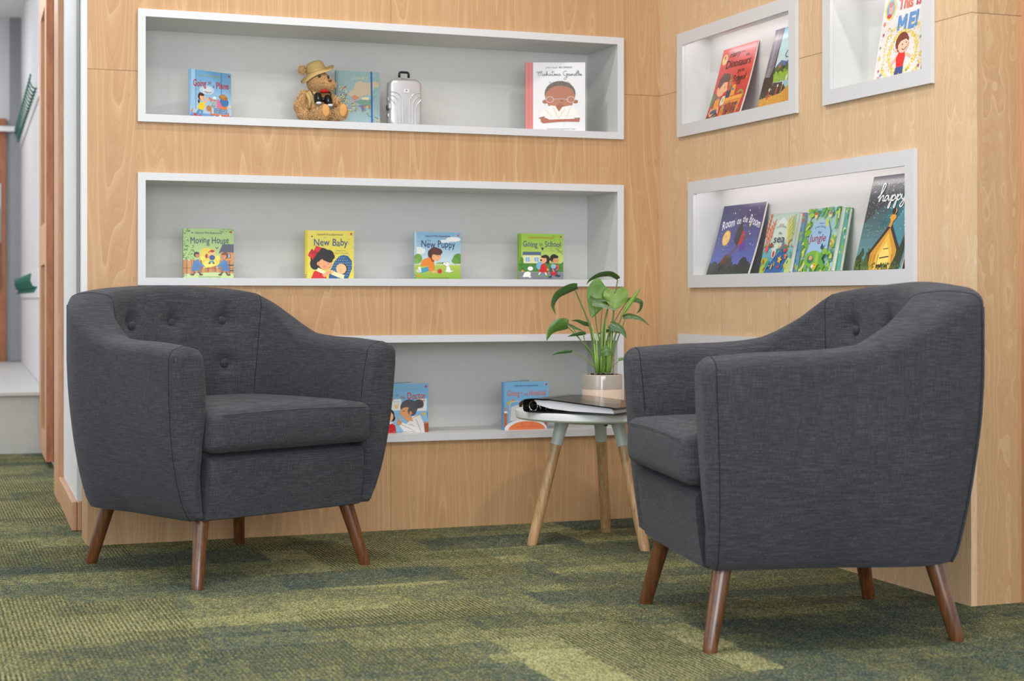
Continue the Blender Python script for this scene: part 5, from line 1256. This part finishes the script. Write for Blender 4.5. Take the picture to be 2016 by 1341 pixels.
def art_plaingreen(w, h):
    a = Art(w, h, (90, 160, 150)); a.spots(80, 0, 100, 0, a.H, 4, [(200, 214, 180), (60, 130, 80), (130, 180, 60)], 5); return a
place('board_book', 'board book mostly hidden behind the red coral board book', .185, .186, .012, art_plainblue, (2.5343, 4.512, .8502), RW, 11, True, (170, 80, 60), group=G3B)
place('board_book', 'board book mostly hidden behind the green leafy board book', .184, .190, .012, art_plaingreen, (2.5343, 4.272, .8502), RW, 11, True, (60, 120, 90), group=G3B)

# world map notebook with a blue elastic band
nb = thing('notebook', 'pale blue notebook with a world map and a blue elastic band behind the teddy bear', 'notebook', (1.352, 5.335, F2_), 0); nb.rotation_euler = (R(-3), 0, 0)
def art_map(w, h):
    a = Art(w, h, (138, 168, 172)); H = a.H
    a.grad(0, H, (150, 178, 184), (132, 164, 166), 6); a.box(0, 0, 5, H, (116, 148, 152)); a.spots(60, 4, 96, 4, H-4, 2.4, [(146, 174, 178), (128, 160, 164)], 4)
    T = (190, 172, 146)
    a.poly([(26, 72), (32, 80), (40, 84), (44, 98), (56, 104), (70, 100), (84, 104), (98, 102), (98, 90), (90, 92), (84, 84), (80, 72), (70, 74), (62, 70), (48, 66), (36, 68)], T)
    a.poly([(34, 66), (42, 72), (52, 68), (50, 62), (40, 60)], (190, 128, 96)); a.poly([(56, 66), (66, 68), (76, 68), (74, 62), (62, 60)], (214, 206, 160)); a.poly([(44, 58), (56, 62), (78, 62), (86, 70), (84, 56), (76, 48), (64, 48), (52, 52)], (110, 150, 132)); a.poly([(48, 48), (56, 44), (60, 32), (66, 44), (72, 50), (60, 50)], (120, 112, 146))
    a.spots(60, 8, 24, 56, 90, 1.8, [(180, 100, 70), (90, 120, 70), (120, 90, 110), (200, 196, 140)], 3); a.spots(80, 10, 46, 34, 62, 2.2, [(160, 150, 70), (206, 200, 150), (110, 140, 120), (160, 140, 170)], 6); a.spots(16, 64, 84, 34, 52, 2.6, [(110, 150, 130), (200, 196, 140), (180, 120, 80)], 8)
    a.ln([(70, 32), (74, 26), (80, 24)], 1.4, (84, 120, 116)); a.ln([(88, 24), (96, 20)], 1.6, (70, 110, 110)); a.tx('DIARY', 34, 106, 10, (196, 184, 150), width=40, shear=.1); a.tx('TRAVEL', 76, 9, 5, (110, 110, 96), width=20, bold=.01); a.spots(12, 88, 100, 8, 20, 2, [(190, 176, 140)], 5); return a
bookmesh('notebook', art_map(.152, .190), .152, .190, .014, True, (116, 148, 152), nb, 'matt', (130, 160, 166))
obj('elastic_band', B(.121, .126, -.0022, .0162, -.0000, .1915), plain('blue_elastic', (24, 90, 160), .6), nb)

# ---------------------------------------------------------------- toy suitcase
su = thing('toy_suitcase', 'small silver ribbed toy suitcase with black handle in the top niche', 'toy suitcase', (1.578, 5.30, F2_), 0)
def rrect(w, h, r, n=6):
    P = []
    for cx, cz, a0 in ((w/2-r, r, -90), (w/2-r, h-r, 0), (-w/2+r, h-r, 90), (-w/2+r, r, 180)):
        for i in range(n+1): a = R(a0+90*i/n); P.append((cx+r*math.cos(a), cz+r*math.sin(a)))
    return P
sw, sh = .112, .163
def sshell(y0, y1, mat, name):
    bm = bmesh.new(); rs = []
    m = 1 if y0 < y1 else -1
    for dy, ins in ((0, .010), (.0012, .005), (.004, .0015), (.009, 0), (abs(y1-y0), 0)):
        rs.append([(x*(1-2*ins/sw), y0+m*dy, sh/2+(z-sh/2)*(1-2*ins/sh)) for x, z in rrect(sw, sh, .022)])
    rings(bm, rs); return autosmooth(obj(name, bm, M[mat], su), 50)
sshell(-.026, -.002, 'silver', 'front_shell'); sshell(.026, .002, 'silver', 'back_shell')
bm = bmesh.new(); rings(bm, [[(x*.985, y, sh/2+(z-sh/2)*.985) for x, z in rrect(sw, sh, .021)] for y in (-.0025, .0025)]); obj('seam_strip', bm, M['silverdark'], su)
for s_ in (-1, 1):
    for k, (xe, zt) in enumerate(((.040, .100), (.028, .112), (.016, .124))):
        xi = .010+.0095*(2-k) if False else (.012, .0225, .033)[2-k]
        zz = (.118, .106, .094)[2-k]
        pts = [(s_*xi, -.0262, .006), (s_*xi, -.0262, zz-.040), (s_*(xi+.004), -.0262, zz-.020), (s_*(xi+.016), -.0262, zz-.006), (s_*.0535, -.0250, zz)]
        pts = [p for p in pts if abs(p[0]) <= .054]
        obj('rib', tube(bmesh.new(), catmull(pts, 6), .0021, 8), M['silver'], su, True)
obj('badge', B(-.009, .011, -.0280, -.0258, .115, .129, .001), M['frame'], su)
bm = bmesh.new(); ball(bm, (.001, -.0282, .123), (.0028, .0008, .0026), 12); obj('badge_mark', bm, M['silverdark'], su)
for s_ in (-1, 1): obj('handle_rod', tube(bmesh.new(), [(s_*.0155, 0, .150), (s_*.0155, 0, .176)], .0028, 8), M['silver'], su, True)
bm = tube(bmesh.new(), [(-.0165, 0, .170), (-.0165, 0, .182), (-.0145, 0, .1865), (-.010, 0, .188), (.010, 0, .188), (.0145, 0, .1865), (.0165, 0, .182), (.0165, 0, .170)], .0042, 10)
obj('handle', bm, M['black'], su, True)
obj('handle_plate', B(-.012, .012, -.008, .008, .1625, .1655, .001), M['silverdark'], su)
bm = bmesh.new(); box(bm, -.0625, -.056, -.011, .004, .056, .074, .002); obj('latch', bm, M['black'], su)
bm = bmesh.new(); box(bm, -.0600, -.050, -.0275, -.010, .060, .078, .002); obj('latch_plate', bm, M['silver'], su)
for z in (.04, .095): obj('hinge', B(-.0585, -.0555, -.005, .005, z-.006, z+.006, .001), M['chrome'], su)

# ---------------------------------------------------------------- teddy bear
PXM = .00168
be = thing('teddy_bear', 'curly tan teddy bear in a khaki hat and vest with toy binoculars', 'teddy bear', (1.283, 5.290, F2_), R(-8))
def Q(px, py, y=0.): return Vector(((px-637)*PXM, y, (246-py)*PXM))
def blob(name, balls, mat, vox=.0035, smooth=True):
    bm = bmesh.new()
    for c, r in balls: ball(bm, c, r, 20)
    o = obj(name, bm, mat, be, smooth)
    m = o.modifiers.new('r', 'REMESH'); m.mode = 'VOXEL'; m.voxel_size = vox; m.use_smooth_shade = True
    m2 = o.modifiers.new('s', 'SMOOTH'); m2.iterations = 6; m2.factor = .6
    bpy.context.view_layer.update()
    me = D.meshes.new_from_object(o.evaluated_get(bpy.context.evaluated_depsgraph_get()))
    o.modifiers.clear(); old = o.data; o.data = me; D.meshes.remove(old)
    if not me.materials: me.materials.append(mat)
    return o
def seg(a, b, r0, r1, n=5):
    return [(a.lerp(b, i/n), r0+(r1-r0)*i/n) for i in range(n+1)]
body = [(Q(628, 215, 0), (.037, .034, .044)), (Q(628, 196, 0), (.031, .028, .030)), (Q(636, 165, -.004), (.040, .038, .036)), (Q(653, 170, -.022), (.024, .020, .018)), (Q(603, 139, .004), (.014, .010, .015))]
body += seg(Q(606, 190, -.002), Q(597, 212, -.012), .016, .018)+seg(Q(597, 212, -.012), Q(604, 232, -.035), .018, .018)
body += seg(Q(652, 190, -.002), Q(668, 204, -.016), .015, .016)
body += seg(Q(618, 236, -.01), Q(634, 230, -.062), .022, .019)+[(Q(642, 227, -.070), (.018, .012, .026))]
body += seg(Q(650, 236, -.008), Q(672, 228, -.050), .022, .019)+[(Q(678, 224, -.056), (.018, .012, .027))]
bo = blob('body', body, M['bearskin'])
for i, (px, py, y) in enumerate(((644, 224, -.0835), (679, 222, -.0695))):
    bm = bmesh.new(); ball(bm, Q(px, py, y), (.0125, .0035, .0205), 20, Matrix.Rotation(R((-6, 4)[i]), 4, 'Y')); obj('foot_sole', bm, M['sole'], be, True)
# curly fur: little bent tufts standing on the skin, kept off face details, vest and soles
rnd = random.Random(11)
me = bo.data; bm = bmesh.new(); lay = bm.loops.layers.float_color.new('col')
tri = []; me.calc_loop_triangles(); acc = 0
for lt in me.loop_triangles:
    acc += lt.area; tri.append((acc, lt))
import bisect
ar = [t[0] for t in tri]
cols = [lin((222, 184, 134)), lin((204, 164, 114)), lin((236, 204, 158)), lin((182, 142, 96))]
for k in range(19000):
    lt = tri[bisect.bisect(ar, rnd.random()*acc*.9999)][1]
    a, b, c = (me.vertices[i].co for i in lt.vertices); u, v = rnd.random(), rnd.random()
    if u+v > 1: u, v = 1-u, 1-v
    p = a+(b-a)*u+(c-a)*v; n = lt.normal.copy()
    if p.z < .003: continue
    if any(((p.x-q.x)/.013)**2+((p.z-q.z)/.021)**2 < 1 and p.y < q.y+.012 for q in (Q(644, 224, -.0835), Q(679, 222, -.0695))): continue
    if abs(p.x-Q(628, 0).x) < .028 and Q(0, 214).z < p.z < Q(0, 184).z and p.y < -.008 and p.y > -.05: continue
    g = Vector((rnd.uniform(-1, 1), rnd.uniform(-1, 1), rnd.uniform(-1.2, .8))).normalized()
    L = rnd.uniform(.0032, .0072)*(1 if p.z < .115 else .8); s = n.cross(g).normalized()*.0007
    m1 = p+n*L*.6; m2 = p+n*L*.75+g*L*.7
    v = [bm.verts.new(x) for x in (p-s, p+s, m1+s*.9, m1-s*.9, m2)]
    cc = cols[rnd.randrange(4)]
    for f in (bm.faces.new((v[0], v[1], v[2], v[3])), bm.faces.new((v[3], v[2], v[4]))):
        for lp in f.loops: lp[lay] = cc
me2 = D.meshes.new('fur'); bm.to_mesh(me2); bm.free()
fu = link('fur', me2, M['fur'], be); fu['kind'] = 'stuff'
# vest
vest = [(Q(627, 204, .001), (.036, .0345, .036)), (Q(626, 192, .0), (.033, .031, .024))]
vo = blob('vest', vest, M['khaki'], .003)
bm = tube(bmesh.new(), [Q(610, 187, -.026), Q(616, 203, -.036), Q(614, 218, -.034)], .006, 8); obj('vest_lapel', bm, M['khaki'], be, True)
bm = tube(bmesh.new(), [Q(636, 184, -.030), Q(645, 182, -.033), Q(654, 184, -.026)], [.004, .006, .003], 10); obj('scarf', bm, M['red'], be, True)
# binoculars with straps
bm = bmesh.new()
for px, py in ((631, 199), (651, 203)):
    c = Q(px, py, -.040)
    tube(bm, [c+Vector((0, .006, .012)), c+Vector((0, -.006, .002)), c+Vector((0, -.014, -.010))], [.0125, .0145, .0125], 18)
tube(bm, [Q(631, 198, -.040), Q(651, 202, -.040)], .007, 10)
bn = autosmooth(obj('binoculars', bm, M['black'], be), 50)
bm = bmesh.new()
for px, py in ((632, 208), (654, 212)):
    ball(bm, Q(px, py, -.0545), (.010, .006, .0052), 14)
o = obj('binocular_lens', bm, M['frame'], be, True); o.parent = be
bm = tube(bmesh.new(), [Q(619, 182, -.022), Q(622, 190, -.037), Q(626, 196, -.046)], .0016, 6); obj('strap', bm, M['black'], be, True)
bm = tube(bmesh.new(), [Q(655, 182, -.020), Q(657, 190, -.034), Q(656, 196, -.044)], .0016, 6); obj('strap', bm, M['black'], be, True)
# face
def snap(px, py):
    q = Q(px, py); c = [v.co for v in bo.data.vertices if abs(v.co.x-q.x) < .004 and abs(v.co.z-q.z) < .004]
    return Vector((q.x, min(v.y for v in c)-.0035, q.z))
for px, py, nm, r3_, mt in ((634, 154, 'eye', (.0044, .0035, .0052), M['vinyl']), (652, 155, 'eye', (.0040, .0035, .0048), M['vinyl']),
                            (655, 162, 'nose', (.0062, .0045, .0045), plain('brown_nose', (112, 66, 36), .4))):
    bm = bmesh.new(); ball(bm, snap(px, py), r3_, 14); obj(nm, bm, mt, be, True)
# floppy safari hat, tilted, brim turned up on one side
bm = bmesh.new(); N = 48; rs = []
tilt = Matrix.Translation(Q(631, 142, .002)) @ Matrix.Rotation(R(-20), 4, 'Y') @ Matrix.Rotation(R(12), 4, 'X')
def hatring(r, z, wob=0, ry=None):
    out = []
    for i in range(N):
        a = 2*PI*i/N
        zz = z+wob*(-.010*abs(math.cos(a))**2*(1 if math.cos(a) < 0 else -.7))+wob*.0025*math.sin(3*a)
        out.append(tilt @ Vector((r*math.cos(a), (ry or r)*math.sin(a)*.95, zz)))
    return out
rs = [hatring(.001, .036), hatring(.012, .0355), hatring(.022, .033), hatring(.028, .028), hatring(.031, .016), hatring(.033, .005), hatring(.036, .001, .2), hatring(.048, -.003, .6, .042), hatring(.061, -.007, 1.2, .050),
      hatring(.0605, -.0085, 1.2, .0495), hatring(.047, -.0050, .6, .041), hatring(.035, -.001, .2), hatring(.031, .003)]
rings(bm, rs, True, True, False); ho = obj('hat', bm, M['khaki'], be, True)
bm = tube(bmesh.new(), [p+Vector((0, -.0004, 0)) for p in hatring(.0336, .006)]+[hatring(.0336, .006)[0]], .0012, 6); obj('hat_band', bm, M['khaki'], be, True)
